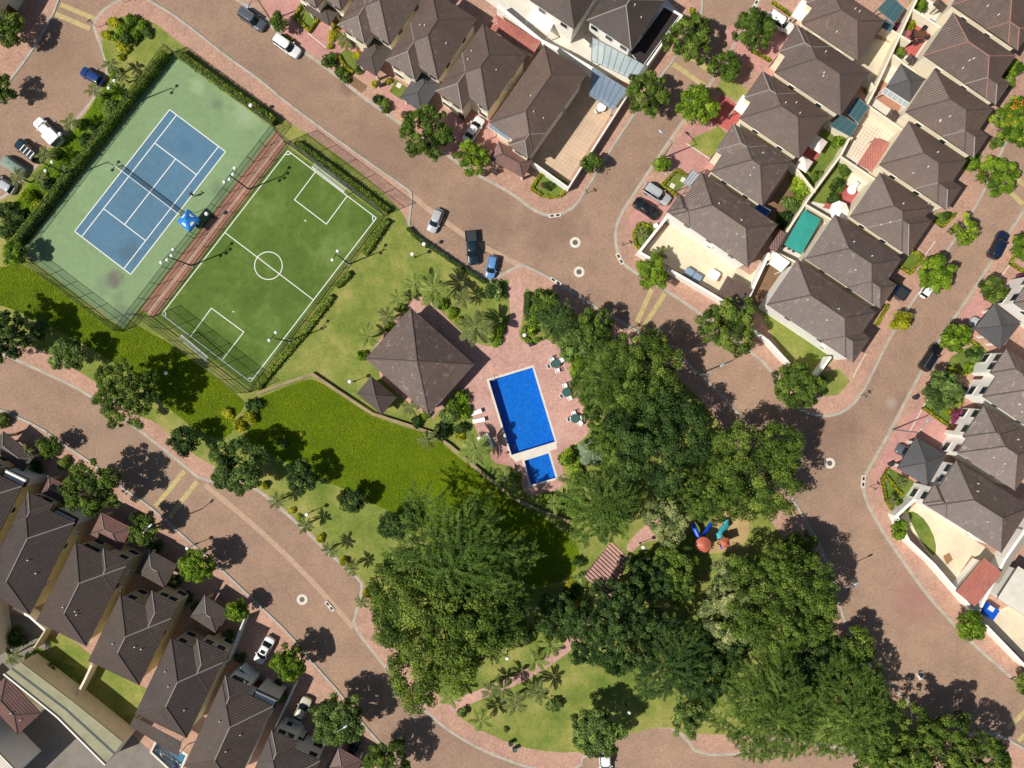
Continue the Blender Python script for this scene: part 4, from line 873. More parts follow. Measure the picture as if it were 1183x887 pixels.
def lounger(px, py, ang, label):
    p = P(px, py); o = thing('sun_lounger', (p.x, p.y, ZL+.02), label, 'sun lounger', ang, 'white loungers by the pool'); m = MB(); m.box(-.95, .35, -.32, .32, .3, .36); m.build('bed', WPLAST, o)
    m = MB(); M = Matrix.Translation((.35, 0, .33)) @ Matrix.Rotation(-.5, 4, 'Y'); m.box(0, .75, -.32, .32, -.03, .03, M=M); m.build('backrest', WPLAST, o)
    for x in (-.85, .3):
        for s_ in (-1, 1): ubox('leg', WPLAST, o, (x, s_*.28, .15), (.06, .06, .3))
def parasol(px, py, r, label, mat=AWNC, n=8, h=2.5, rot=0):
    p = P(px, py, h); o = thing('parasol', (p.x, p.y, ZP), label, 'parasol', rot, 'parasols in the back yards'); rg = lambda rr, z: [Vector((math.cos(2*math.pi*k/n)*rr, math.sin(2*math.pi*k/n)*rr, z)) for k in range(n)]
    m = MB(); m.rings([rg(r, h-.28), rg(r, h-.12), rg(.04, h+.4)], cap0=False); m.build('canopy', mat, o); m = MB(); m.tube([(0, 0, 0), (0, 0, h+.4)], .035, 8); m.build('pole', STEEL, o)
    for k in range(n): cap_piece(o, Vector((0, 0, h+.39)), Vector((math.cos(2*math.pi*k/n)*r, math.sin(2*math.pi*k/n)*r, h-.11)), mat, .05, 'rib')
    m = MB(); m.tube([(0, 0, 0), (0, 0, .12)], .3, 12); m.build('base', CONC, o)
def fence(pts, h, label, spacing=3.0, post=DARKSTEEL, panel=CHAIN, rails=(1, .5, .03), closed=False):
    w = [P(*q) for q in pts]; c = sum(w, Vector())/len(w); c.z = ZP; o = thing('chain_link_fence', c, label, 'fence'); w = [p-c for p in w]
    if closed: w.append(w[0])
    if 'fp' not in _fr: m = MB(); m.tube([(0, 0, -.1), (0, 0, 1)], .045, 6); _fr['fp'] = m.mesh('fence_post', DARKSTEEL)
    for a, b_ in zip(w, w[1:]):
        a = Vector((a.x, a.y, 0)); b_ = Vector((b_.x, b_.y, 0)); L = (b_-a).length; n = max(1, round(L/spacing))
        for k in range(n):
            q, r = a.lerp(b_, k/n), a.lerp(b_, (k+1)/n); link('post', _fr['fp'], o, (q.x, q.y, 0), 0, (1, 1, h)); m = MB(); m.face([(q.x, q.y, .06), (r.x, r.y, .06), (r.x, r.y, h-.04), (q.x, q.y, h-.04)]); m.build('mesh_panel', panel, o)
        for f in rails: cap_piece(o, a+Vector((0, 0, h*f-.04)), b_+Vector((0, 0, h*f-.04)), post, .08, 'rail')
    link('post', _fr['fp'], o, (w[-1].x, w[-1].y, 0), 0, (1, 1, h)); return o
def person(px, py, label, shirt, trousers, skin, hair, face=0.0):
    p = P(px, py); o = thing('person', (p.x, p.y, ZC), label, 'person', face)
    J = dict(pel=(0, 0, .95), sp=(0, 0, 1.2), ch=(.02, 0, 1.42), nk=(.03, 0, 1.55), hd=(.06, 0, 1.7), ls=(0, .19, 1.44), le=(.05, .34, 1.2), lw=(.28, .36, 1.1), rs=(0, -.19, 1.44), re=(.1, -.36, 1.25), rw=(.36, -.34, 1.3), lh=(0, .1, .92), lk=(.1, .13, .5), la=(.02, .14, .08), lt=(.2, .16, .04), rh=(0, -.1, .92), rk=(.04, -.14, .5), ra=(-.12, -.16, .08), rt=(.06, -.18, .04), lf=(.36, .36, 1.1), rf=(.44, -.33, 1.33))
    Rr = dict(pel=.13, sp=.12, ch=.15, nk=.06, hd=.11, ls=.08, le=.05, lw=.035, rs=.08, re=.05, rw=.035, lh=.1, lk=.065, la=.045, lt=.04, rh=.1, rk=.065, ra=.045, rt=.04, lf=.035, rf=.035)
    E = 'pel-sp sp-ch ch-nk nk-hd ch-ls ls-le le-lw lw-lf ch-rs rs-re re-rw rw-rf pel-lh lh-lk lk-la la-lt pel-rh rh-rk rk-ra ra-rt'.split(); ks = list(J); me = bpy.data.meshes.new('body'); me.from_pydata([J[k] for k in ks], [[ks.index(x) for x in e.split('-')] for e in E], [])
    b_ = link('body', me, o); md = b_.modifiers.new('skin', 'SKIN'); sk = me.skin_vertices[0].data
    for i, k in enumerate(ks): sk[i].radius = (Rr[k], Rr[k]); sk[i].use_root = (k == 'pel')
    b_.modifiers.new('sub', 'SUBSURF').levels = 1; t = NT('clothed_body'); sep = t.n.new('ShaderNodeSeparateXYZ'); t.l.new(t.pos('obj'), sep.inputs[0])
    t.color(t.ramp(t.math('DIVIDE', sep.outputs[2], 2.0), [(0, srgb(240, 240, 240)), (.045, skin), (.3, trousers), (.49, shirt), (.76, skin)], 'CONSTANT'), .8); me.materials.append(t.m)
    lamp_lathe(o, 'hair', plain('hair', hair, .9), [(.115, 1.72), (.125, 1.78), (.1, 1.84), (.02, 1.87)], 12, (.045, 0, 0)); return o

# ------------------------------------------------------------------ the houses
W_ = lambda f0, f1, p: (f0, f1, p)
# top row, fronts to the lower left
house('brown roofed house at the top edge beside the yellow hedged front garden', [(342,-23),(395,11),(440,-55),(387,-89)], wing=W_(0,.6,14), porch=[(352,10),(380,30),(392,12),(364,-8)], porch_roof=RB2)
house('brown roofed house behind the porch with a grey panel on its roof', [(397.5,17),(450.5,51),(495.5,-15),(442.5,-49)], wing=W_(0,.6,15), roof=RW, caps=CAPD, porch=[(410.7,72),(434.4,88),(455,55),(431,42)], porch_roof=RB2, wcaps=CAPL)
house('brown roofed house behind the dark slate porch', [(453,58),(506,92),(551,22),(498,-12)], wing=W_(0,.62,14), roof=RB, porch=[(462,111.6),(487,130),(512,94),(487,79)], porch_roof=RG, wcaps=CAPL)
house('brown roofed house with the white sedan parked in front', [(511.5,93),(564.5,127),(610,62.5),(557,28.7)], wing=W_(0,.6,16), roof=RB, wcaps=CAPL)
house('long brown roofed corner house beside the beige terrace', [(566,141.5),(614.4,176),(678.6,85.4),(628,52)], wing=W_(.55,1,9), roof=RB, porch=[(568,181),(601.7,208),(616,187),(576,161)], porch_roof=RR, front=2, wcaps=CAPL)
house('dark grey roofed house at the top edge behind a white awning', [(652,-60),(700,-22),(662,36),(614,-2)], roof=RB2, wall=WWHITE, back=2, sides=1)
house('dark grey roofed house at the top beside the black shaded drive', [(717,-35),(768,0),(729,58),(678,23)], roof=RB2, wall=WWHITE, caps=CAPL, back=3, sides=1)
# left file of the double row, fronts to the upper left
DL = [('topmost house of the western file with a white front awning', [(926,26.6),(957.5,-19.4),(1022.5,24),(991,70)], W_(.4,1,9), RB),
 ('second house from the top in the western file beside the cream patio', [(894.4,82.4),(928.6,34),(1005,84),(970.5,134)], W_(.38,1,9), RB),
 ('third house of the western file, by the red driveway', [(856,137),(887,86),(958,133.5),(923,183.4)], W_(.38,1,9), RB),
 ('fourth house of the western file with weathered roof above the blue gutter strip', [(820,196),(856,149),(915,186),(881,239)], W_(.38,1,9), RW),
 ('corner house of the western file beside the walled cream courtyard', [(774,246),(813,201),(899,259),(863.7,309)], W_(.0,.42,7), RW)]
for k, (l, q, wg, r) in enumerate(DL): house('brown roofed '+l, q, wing=wg, roof=r, wall=WCREAM if k < 4 else WWHITE, wcaps=CAPL if k < 4 else CAPD, sides=2 if k < 4 else 3)
DR = [('topmost house of the eastern file, cut by the picture edge', [(1165,50),(1200,0),(1134,-46),(1099.6,6)], W_(0,.5,13), RB),
 ('second house of the eastern file, beside the red dining patio', [(1139,113.5),(1174,64),(1101,15),(1067,63)], W_(0,.5,13), RB),
 ('third house of the eastern file, beside the slate roofed garden room', [(1114,175),(1148,125),(1080,80),(1046,128.5)], W_(0,.52,13), RB),
 ('fourth house of the eastern file, beside the terracotta garden roof', [(1083,236),(1117,184),(1050,141),(1016,189)], W_(0,.52,13), RB),
 ('fifth house of the eastern file, beside the big white parasol', [(1041,289),(1077,241),(1018,200),(980.6,249)], W_(0,.8,9), RB),
 ('sixth house of the eastern file, beside the teal canopy', [(1006,350),(1043,299),(965.5,249),(930,297)], W_(0,.55,12), RW),
 ('southernmost house of the eastern file above the bare side garden', [(975,412),(1014,361),(921,300),(886,351)], W_(0,.55,11), RW)]
for k, (l, q, wg, r) in enumerate(DR): house('brown roofed '+l, q, wing=wg, roof=r, wall=WCREAM if k < 6 else WWHITE, caps=CAPR if k in (0, 1) else CAPD, wcaps={0: CAPD, 1: CAPL, 2: CAPD, 3: CAPL} if k in (1, 2, 3, 4) else None)
# eastern houses, fronts to the left
house('pale fronted eastern house behind the upper slate roofed carport', [(1139,460),(1166,405),(1235,450),(1205,505)], roof=RW, wall=WWHITE, wing=W_(.45,1,8), front=3)
house('middle eastern house behind the purple bush', [(1107.5,523.6),(1140,470),(1206,514),(1174,567.6)], roof=RW, wall=WWHITE, wing=W_(.3,1,5), front=3)
house('southern eastern house beside the curved lawn and pale courtyard', [(1069,583),(1107,533),(1192.6,587),(1154.5,637)], roof=RW, wall=WWHITE, wing=W_(0,.42,6), front=3)
pavilion('slate roofed carport over the silver car on the east side', [(1126.4,381),(1147.7,349.4),(1178,374),(1156,404)], 3.0, 21, RG, CAPD, name='carport', cat='carport', postmat=WWHITE)
pavilion('slate roofed carport by the round palms garden on the east side', [(1037,541),(1057.7,504.5),(1097,528),(1068,560)], 3.0, 21, RG, CAPD, name='carport', cat='carport', postmat=WWHITE)
house('house at the right edge above the carport with white balcony', [(1172,350),(1196,312),(1260,355),(1236,395)], roof=RW, wall=WWHITE, front=2)
# south western houses, fronts to the upper right
FL = [('westernmost of the south western row with a white skylight box', [(-31,531),(24,564),(-28,670),(-83,637)], W_(0,.5,8), (-4, 503)),
 ('second of the south western row with a white skylight box', [(30,573),(85,606),(33,712),(-22,679)], W_(0,.5,8), None),
 ('third of the south western row with weathered grey slope', [(86.7,627),(146,653),(99.7,746),(42,718)], W_(.5,1,7), None),
 ('fourth of the south western row above the yellow lawn', [(139,686.6),(198,713.5),(161,791.6),(102,763)], W_(.48,1,19), None),
 ('fifth of the south western row with a grey rear lean-to', [(197,737),(258,765),(215,853),(157,823.5)], W_(.42,1,12), None),
 ('sixth of the south western row behind the white car', [(258,785.5),(314,819),(270,915),(214,882)], W_(0,.5,9), None),
 ('last of the south western row at the bottom edge', [(312,849),(368,882),(325,980),(268,945)], W_(0,.5,9), None)]
FP = [[(0,503),(44,522),(30,540),(-14,521)], [(56,548),(96,572),(86,590),(46,568)], [(117,590.6),(152,610.4),(140,634),(103,618)], [(171.4,635.6),(205,651),(192,677),(155,663)], [(236.5,689.7),(266,705),(254,728),(216,716)], None, [(391,861),(418,880),(404,905),(375,888)]]
FH = []
for k, (l, q, wg, _) in enumerate(FL):
    FH.append(house('tiled house toned dark for dim light, '+l, q, wing=wg, roof=RB2, wall=WOCHRE if k < 5 else WBLUE, caps={0: CAPD, 1: CAPL, 2: CAPD, 3: CAPD, 4: CAPL}, wcaps={0: CAPL, 4: CAPL}, porch=FP[k], porch_roof=RR if k in (1, 2, 6) else RB2, front=3))  # darker tile tone stands in for the dimmer light on this side
for k, (px, py) in ((0, (17, 552)), (1, (74.6, 597.5)), (5, (306, 807.5))):
    h = FH[k]; z = 5.2; p = Matrix.Rotation(-h.rotation_euler.z, 4, 'Z') @ (P(px, py, z)-h.location); sk = ubox('skylight_box', FRAMED, h, (p.x, p.y, z-ZP-.2), (1.3, 3.7, .5)); ubox('skylight', FRAMEW, sk, (0, 0, .53), (.7, .88, .1))
    ubox('skylight_support', WBLUE, h, (p.x, p.y, (z-ZP)/2-.25), (1.1, 3.4, z-ZP-.4))
# lean-to and back buildings
canopy('grey corrugated lean-to roof behind the fifth south western house', [(157,826),(212,855),(206,874),(150,838)], 3.6, RB2, .5, WOCHRE, 'lean_to_roof', 'roof', frame=False)
house('low brown roofed outbuilding by the olive flat roof', [(7,783),(47,822),(23,848),(-22,806)], ze=4.0, roof=RR, wall=WCREAM, front=0, sides=0, door=False, name='outbuilding', pitch=22)
house('corner house in the upper left whose roof lies outside the picture', [(10,-40),(-30,30),(-100,-10),(-60,-80)], roof=RB2, wall=WCREAM, front=2)
house('white flat roofed building cut by the bottom left corner', [(-70,800),(22,892),(-40,950),(-130,860)], ze=6.5, pitch=3, roof=CONC2, wall=WWHITE, caps=None, front=0, sides=0, door=False)
house('unseen tall house added outside the left edge to shade the yards', [(-30,690),(-14,770),(-90,780),(-104,700)], ze=7.0, roof=RB2, wall=WCREAM, front=0, sides=0, door=False)  # out of view, added to cast shade over the lower left yards
patch([(-60,700),(38,712),(160,835),(150,845),(215,905),(140,905),(60,905),(-60,905)], YARDC, ZP+.012, name='yard_paving', label='shade toned concrete back yards of the south western houses')
fb = [P(x, y, 4.0) for x, y in ((24,765),(85,811),(142,857),(122,883),(67,828),(5,778))]; c = sum(fb, Vector())/6; c.z = ZP; o = thing('flat_roofed_building', c, 'long flat olive concrete roof behind the south western back lawns', 'building'); fb = [(p-c).xy for p in fb]
m = MB(); m.prism(fb, -.2, 3.7); m.build('wall', WCREAM, o); m = MB(); m.prism(fb, 3.7, 3.88); m.build('roof', ALLEY, o); m = MB(); m.strip([(P(14,772,4)-c).xy, (P(76,819,4)-c).xy, (P(132,870,4)-c).xy], .35, 3.88, 3.9); m.build('gutter', plain('drain_dark', srgb(78, 84, 84), .8), o); m = MB(); m.strip([fb[3], fb[4], fb[5]], .2, 3.88, 4.1); m.build('parapet', WWHITE, o)
patch([(55,735),(75,732),(108,758),(100,775),(60,760)], LAWN, name='back_lawn', label='green back lawn behind the third south western house'); patch([(40,745),(105,775),(95,790),(86,805),(36,768)], LAWN2, ZP+.018, name='back_lawn', label='shaded back lawn by the concrete wall')
patch([(108,765),(120,770),(170,795),(158,822),(140,855),(92,812)], LAWN, name='back_lawn', label='dry yellow back lawn behind the fourth south western house')
wall([(106,768),(98,785),(86,808)], 2.3, 'pale wall between the green and the yellow back lawns', WCREAM, cap=WCREAM)
wall([(15,702),(34,712),(52,728)], 2.4, 'white garden wall behind the second south western house', WWHITE, cap=WWHITE); wall([(52,728),(38,750)], 2.4, 'ochre side wall of the green back lawn', WOCHRE)
for pts, lab in (([(25,570),(48,585)], 0), ): pass
for (a, b_, lab) in (((150,640),(130,684),'between the third and fourth'), ((208,690),(188,738),'between the fourth and fifth'), ((282,715),(262,765),'between the fifth and sixth'), ((340,792),(318,840),'between the sixth and seventh')):
    wall([a, b_], 2.2, 'grey side wall %s south western houses' % lab, WBLUE)
wall([(266,790),(278,772),(290,783)], 2.2, 'low pale porch wall in front of the sixth south western house', WBLUE); wall([(318,853),(328,836),(350,853)], 2.2, 'low pale porch wall in front of the seventh south western house', WBLUE)
# ---- walls and yards of the top row
wall([(575,6),(625,47),(655,62),(684.5,79.5),(727,106)], 2.6, 'long white wall behind the top row of houses', WWHITE, .55)
wall([(727,106),(656.6,216.6),(615,187)], 2.2, 'white wall round the beige terrace of the corner house', WWHITE, .22)
wall([(766.5,6),(787.7,17.8),(727,104)], 2.4, 'white wall along the black shaded drive', WWHITE, .3)
patch([(622,60),(684,82),(722,106),(655,212),(610,186),(650,120)], TERRACE, label='beige tiled terrace beside the corner house')
patch([(560,0),(625,48),(684,80),(735,100),(790,20),(760,-10)], CONC2, ZP+.012, label='pale concrete yards behind the top row')
canopy('clear bluish patio roof at the end of the beige terrace', [(684,79),(725,104),(708,127.6),(681,110)], 2.8, POLYB, .15, STEEL, ribs=5)
canopy('large clear ribbed patio roof behind the dark grey roofed house', [(684,44),(744.5,76),(733,93),(683,70)], 2.9, POLY, .2, STEEL, ribs=7)
canopy('black shade cloth over the walled drive at the top', [(767,8),(785,18),(742,77),(728,61)], 2.3, BLACKC, 0, FRAMEW)
canopy('white sheet awning behind the dark grey roofed house', [(617,5),(643,20),(633,40),(607.6,22)], 2.8, AWN, .1)
canopy('clear corner canopy at the front of the long corner house', [(564,147),(588,163),(592,156),(570,138)], 5.4, POLYB, 0, WCREAM)
pavilion('pink sheet roofed shed behind the top row of houses', [(572,15),(564.5,33),(616,62),(625,49)], 2.8, 8, RT, None, name='shed', cat='shed', posts=False, walls=WCREAM)
pavilion('tiny brown roofed white hut beside the clear patio roof', [(674,42),(680,36),(689,42),(683,52)], 2.9, 25, RB2, CAPD, name='hut', cat='hut', posts=False, walls=WWHITE)
round_table(694, 126, 'white table on the beige terrace', [(699,122),(689,130)], 'white terrace chairs', WPLAST, clabel='white chair on the beige terrace', z=ZP+.02)
# ---- courtyard of the corner house D5
wall([(771,250),(738.6,291),(823,340),(857,361),(889,292)], 2.3, 'white wall round the cream courtyard', WWHITE, .4)
patch([(776,256),(742,290),(825,338),(857,356),(886,300),(866,318)], TILE, label='cream courtyard beside the corner house')
pavilion('grey brown corrugated shed roof in the cream courtyard', [(842,319),(828,338),(857,354),(869,335)], 2.8, 7, RB, None, name='shed', cat='shed', postmat=WWHITE)
canopy('small red brown roof at the end of the corner house', [(901,266),(908,270),(896,292),(886,285)], 2.8, RR, .2, WOOD, 'lean_to_roof', 'roof', frame=False)
for k, (x, y) in enumerate(((797, 314), (806, 320))):
    p = P(x, y, 1); o = thing('skylight_box', (p.x, p.y, ZP), 'blue grey tank box by the courtyard wall, %s of the pair' % ('western' if k == 0 else 'eastern'), 'tank', -.55); m = MB(); m.rings([rrect(1.35, 1.15, .08, 0), rrect(1.35, 1.15, .08, .8), rrect(1.2, 1.0, .06, .86)]); m.build('body', plain('blue_grey_lid%d' % k, srgb(132, 152, 172), .4), o); ubox('lid_rim', STEEL, o, (0, .58, .83), (1.3, .05, .06))
p = P(826, 317, 1); o = thing('hot_tub', (p.x, p.y, ZP), 'white covered tub standing in the cream courtyard', 'hot tub', -.55); m = MB(); m.rings([rrect(1.6, 1.4, .3, 0), rrect(1.65, 1.45, .35, .7), rrect(1.4, 1.2, .3, .85)]); m.build('cover', WPLAST, o, 40); ubox('step', WOOD, o, (1.0, 0, .15), (.35, .9, .3))
# ---- yards between the two files
MIDW = [(1062,-6),(1052,14),(1010,105),(972,178),(933,231),(888,300)]
wall(MIDW, 2.3, 'cream wall running between the two files of back yards', WCREAM, .3)
for a, b_, lab in (((1054,10),(1093,36),'north of the red dining patio'), ((1032,63),(1068,92),'south of the red dining patio'), ((1003,122),(1043,150),'north of the cream grid patio'), ((970,180),(1012,208),'south of the cream grid patio'), ((930,236),(968,258),'north of the teal canopy'), ((893,290),(920,303),'south of the teal canopy'),
                   ((1022,30),(1052,48),'behind the topmost western house'), ((1000,85),(1012,104),'behind the second western house'), ((958,140),(985,160),'behind the third western house'), ((915,188),(942,222),'behind the fourth western house')):
    wall([a, b_], 2.2, 'cream cross wall '+lab, WCREAM, .3)
patch([(1062,-6),(1100,15),(1068,62),(1046,128),(1016,189),(981,249),(930,297),(886,351),(868,335),(933,231),(1010,105)], CONC2, ZP+.012, label='pale concrete yards of the eastern file')
patch([(1060,15),(1080,30),(1055,68),(1036,58)], REDPATIO, label='red dining patio'); patch([(1018,92),(1052,118),(1040,134),(1008,112)], BRICKROAD, label='brown brick yard under the slate garden room')
patch([(1002,126),(1034,148),(1006,190),(974,178)], TILE2, label='cream grid tiled patio'); patch([(972,182),(985,196),(962,238),(934,232)], LAWN2, label='green strip lawn beside the big white parasol', name='back_lawn'); patch([(972,210),(992,222),(976,246),(950,240)], REDPATIO, ZP+.026, label='red patio under the big white parasol')
patch([(996,40),(1034,52),(1010,102),(996,94),(985,75)], TILE, label='cream patio behind the second western house'); patch([(958,140),(970,178),(935,228),(915,190),(926,182)], LAWN2, label='small lawn with two cream parasols', name='back_lawn'); patch([(926,175),(945,160),(950,175),(930,200)], REDPATIO, ZP+.026, label='red paving under the cream parasols')
patch([(915,192),(932,230),(895,285),(880,245)], SOIL, label='bare shady yard behind the fourth western house'); patch([(872,322),(886,300),(912,310),(886,352),(862,352)], SOIL, label='brown bare yard beside the white canopy')
round_table(1059, 42, 'dark dining table on the red patio', [(1064,36),(1053,40),(1067,45),(1054,51),(1060,49),(1051,45)], 'dark dining chairs', DOORW, clabel='dark chair at the red patio dining table', cmat=FRAMED, z=ZP+.02, square=True)
p = P(1074, 26, .6); o = thing('day_bed', (p.x, p.y, ZP), 'blue day bed at the end of the red patio', 'day bed', -.55); m = MB(); m.box(-.8, .8, -.6, .6, .1, .45); m.build('frame', FRAMEW, o); m = MB(); m.rings([rrect(1.5, 1.1, .12, .45), rrect(1.5, 1.1, .15, .6), rrect(1.3, .95, .1, .66)]); m.build('mattress', plain('pale_blue_cloth', srgb(112, 140, 180), .9), o, 40); ubox('pillow', AWN, o, (-.5, 0, .72), (.35, .8, .14))
pavilion('slate roofed garden room between the two files', [(1023.6,100),(1041,74),(1070,92),(1050.6,117.5)], 2.9, 25, RG, CAPD, walls=WCREAM, posts=False, name='garden_room', cat='garden room')
canopy('glazed louvre strip below the slate garden room', [(1022,101),(1050,119),(1046,125),(1018,107)], 2.4, POLY, 0, FRAMEW, ribs=4)
pavilion('little brown pergola roof above the red patio', [(1078,4),(1084,-2),(1094,6),(1088,14)], 2.6, 18, RB2, CAPD, name='hut', cat='hut'); pavilion('little brown laundry roof beside the red patio', [(1046,68),(1052,62),(1060,68),(1054,76)], 2.6, 18, RB2, CAPD, name='hut', cat='hut'); pavilion('little brown laundry roof above the cream grid patio', [(1024,133),(1030,126),(1040,133),(1034,141)], 2.6, 18, RB2, CAPD, name='hut', cat='hut')
canopy('terracotta sheet roof on the cream grid patio', [(1010,159),(1027,165.6),(1007.6,198.6),(990.7,189)], 2.6, RT, .1, FRAMEW, frame=False)
parasol(969.6, 243, 1.5, 'big white octagonal parasol on the red patio', AWN, 8); round_table(981, 221, 'white table on the red patio near the big parasol', [(985,215)], 'yard chairs', WPLAST, clabel='white chair beside the white yard table', z=ZP+.03)
parasol(945, 166, 1.5, 'upper cream square parasol in the small lawn', AWNC, 4, rot=.2); parasol(929, 189, 1.4, 'lower cream square parasol in the small lawn', AWNC, 4, rot=.2)
pavilion('teal canvas canopy with hipped top in the back yard', [(904.7,282),(930,243),(950,254),(924,293)], 2.7, 12, TEAL, None, name='canopy', cat='canopy', postmat=FRAMED)
canopy('white sheet canopy in the brown bare yard', [(894.5,291),(912,303),(902,314),(888,304.5)], 2.6, AWN, .1)
canopy('teal glass roof behind the topmost western house', [(1029,-5),(1044,10),(1033,27),(1013,11)], 2.8, POLYT, .1, STEEL, ribs=2); canopy('small teal glass roof by the flower pots', [(1023,22),(1032,30),(1027,37),(1017,31)], 2.6, POLYT, .1, STEEL, ribs=1)
canopy('teal glass roof behind the second western house', [(990,112),(1003,124),(991,142),(977,130)], 2.8, POLYT, .1, STEEL, ribs=2); canopy('teal glass roof behind the third western house', [(973,133),(990,145),(982,158),(958,145)], 2.8, POLYT, .1, STEEL, ribs=2)
canopy('blue tarpaulin at the end of the fourth western house', [(876,236),(890,243),(884,252),(871,243)], 2.4, BLUET, .1, STEEL)
canopy('white front awning of the topmost western house', [(926,0),(938,7),(925,25),(914,18.6)], 3.4, AWN, .1); canopy('white front awning of the third western house', [(858,110),(870,121),(859,134),(848,126)], 3.4, AWN, .1)
canopy('clear canopy on the front of the corner house of the western file', [(800,196),(808,202),(796,216),(789,212)], 4.6, POLY, .0, STEEL, ribs=2)
patch([(836,88),(868,106),(858,120),(826,104)], LAWN, label='small dry front lawn', name='front_lawn'); patch([(800,160),(830,146),(845,160),(822,182),(795,168)], LAWN, label='square front lawn by the red driveway', name='front_lawn'); patch([(834,110),(862,128),(850,155),(820,140),(826,118)], REDPATIO, ZP+.022, label='red front driveway', name='driveway')
patch([(765,215),(785,198),(797,208),(782,222)], LAWN2, label='hedged front lawn with stepping stones', name='front_lawn'); patch([(735,262),(752,256),(760,268),(742,290),(732,280)], LAWN2, label='little hedged corner garden with a round palm', name='front_lawn')
patch([(872,352),(888,352),(965,412),(950,430),(938,440),(910,420)], LAWN, label='bare dry side garden under the white wall', name='side_garden'); patch([(945,432),(968,425),(982,440),(968,456),(945,458)], LAWN, ZP+.018, label='small corner lawn by the bend', name='corner_lawn')
wall([(866,378),(888,394),(912,420)], 2.2, 'short white wall along the side garden', WWHITE, .35); wall([(944,434),(960,412)], 2.4, 'white cross wall at the end of the side garden', WWHITE, .35)
for pts, lab in (([(1080,212),(1096,222),(1088,236),(1074,228)], 'fourth'), ([(1080,246),(1098,244),(1104,250),(1090,262),(1080,256)], 'fifth'), ([(1052,290),(1066,297),(1052,316),(1040,308)], 'sixth'), ([(1118,170),(1135,180),(1122,200),(1112,195)], 'third')): patch(pts, LAWN2, label='small hedged front lawn of the %s eastern file house' % lab, name='front_lawn')
# ---- eastern yards
wall([(1062,572),(1036,596),(1050,625),(1079,652),(1129,710),(1161,646),(1200,590)], 2.3, 'white wall round the pale courtyard in the east', WWHITE, .45)
patch([(1062,578),(1040,597),(1080,650),(1128,705),(1158,646),(1120,620)], TILE, label='pale courtyard of the eastern house'); patch([(1046,592),(1056,590),(1070,602),(1081,625),(1080,645),(1066,630)], LAWN2, ZP+.026, label='curved lawn in the pale courtyard', name='front_lawn', sm=1)
pavilion('terracotta sheet roofed shed in the south eastern courtyard', [(1107.5,683),(1133.4,644),(1155,656.6),(1129,705.7)], 3.0, 4, RT, None, name='shed', cat='shed', walls=WWHITE, posts=False)
patch([(1089,642),(1096,638),(1100,646),(1093,652)], WOOD, ZP+.06, 'timber_deck', 'small square timber deck'); patch([(1122,641),(1128,645),(1108,673),(1104,668)], WOOD, ZP+.06, 'timber_deck', 'long timber deck beside the terracotta shed')
for k in range(7):
    p = P(1159.6+k*4.1, 638.8-k*6.2, .3); o = tag(ubox('stepping_tile', RT, None, (p.x, p.y, .2), (.85, .85, .12), -.55), 'red tile in the row behind the southern eastern house', 'tile', 'row of red tiles')
house('flat pale roofed building at the lower right edge', [(1150,690),(1178,655),(1240,695),(1212,730)], ze=3.4, pitch=3, roof=CONC2, wall=WWHITE, caps=None, front=0, sides=0, door=False)
wall([(1129,712),(1183,768),(1240,810)], 2.3, 'white wall along the lower right pavement', WWHITE, .4); patch([(1132,712),(1190,690),(1240,720),(1240,800),(1183,762)], TILE, label='cream yard at the right edge')
p = P(1143.6, 706, 1); o = thing('water_tank', (p.x, p.y, ZP), 'bright blue tank box behind the terracotta shed', 'tank', -.6); m = MB(); m.box(-1, 1, -.9, .9, 0, 1.2); m.build('tank', plain('strong_blue', srgb(16, 84, 190), .5), o); ubox('lid', FRAMEW, o, (-.3, .4, 1.24), (.9, .7, .08))
wall([(1186,612),(1150,672)], 2.0, 'grey ramp wall beside the red tiles', WGREY, 1.2)
for pts, lab in (([(1090,432),(1098,412),(1130,395),(1142,408),(1118,432)], 'hedged front garden by the upper eastern carport'), ([(1066,470),(1085,448),(1112,462),(1095,490)], 'green front lawn by the purple bush'), ([(1020,566),(1028,541),(1056,556),(1040,592),(1034,594)], 'front garden with two round palms')): patch(pts, LAWN2, label=lab, name='front_lawn')
# ---- front gardens of the top row
for pts, lab in (([(340,18),(350,2),(370,14),(358,36)], 'square hedged front lawn at the top'), ([(392,64),(400,56),(418,68),(408,82)], 'small hedged front lawn beside the grey panel porch'), ([(450,106),(458,92),(474,104),(464,116)], 'small hedged lawn with a white slab'), ([(616,217),(626,200),(655,214),(645,226),(632,228)], 'hedged corner garden with a flower bed')): patch(pts, LAWN2, label=lab, name='front_lawn')
patch([(386,72),(400,82),(425,100),(418,108),(388,85)], SOIL, ZP+.014, label='bare planting strip by the kerb', name='planting_bed')
# ---- park buildings and walls
pavilion('large brown pyramid roofed pavilion beside the pool', [(422,414),(475,355.7),(548.6,421.6),(495,479)], 3.3, 31, RW, CAPD, n=3, pyramid=True)
pavilion('small brown pyramid roofed hut below the pavilion', [(413,455),(428,434),(458.6,459),(441,479)], 2.8, 30, RB2, CAPD, name='hut', cat='hut', posts=False, walls=WCREAM, pyramid=True)
wall([(297,455),(317,447),(340,439),(361,432),(392,453),(430,478),(465,489),(498,500),(520,515),(541,533),(568,555),(595,577),(630,592),(662,604)], .55, 'low stone retaining wall below the pool terrace', WSTONE, .35, cap=WSTONE)
# stairs of garden path: each tread a piece
st = P(716, 634); sd = (P(688, 664)-st).normalized(); stair = thing('garden_stairs', (st.x, st.y, ZL), 'broad pink garden steps climbing under the trees', 'stairs', math.atan2(sd.y, sd.x)); stl = (P(683, 672)-st).length
for k in range(13): ubox('tread', DECK, stair, (stl*(k+.5)/13, .1*k, .06+.06*k), (stl/13-.14, 3.6+.14*k, .12+.12*k))
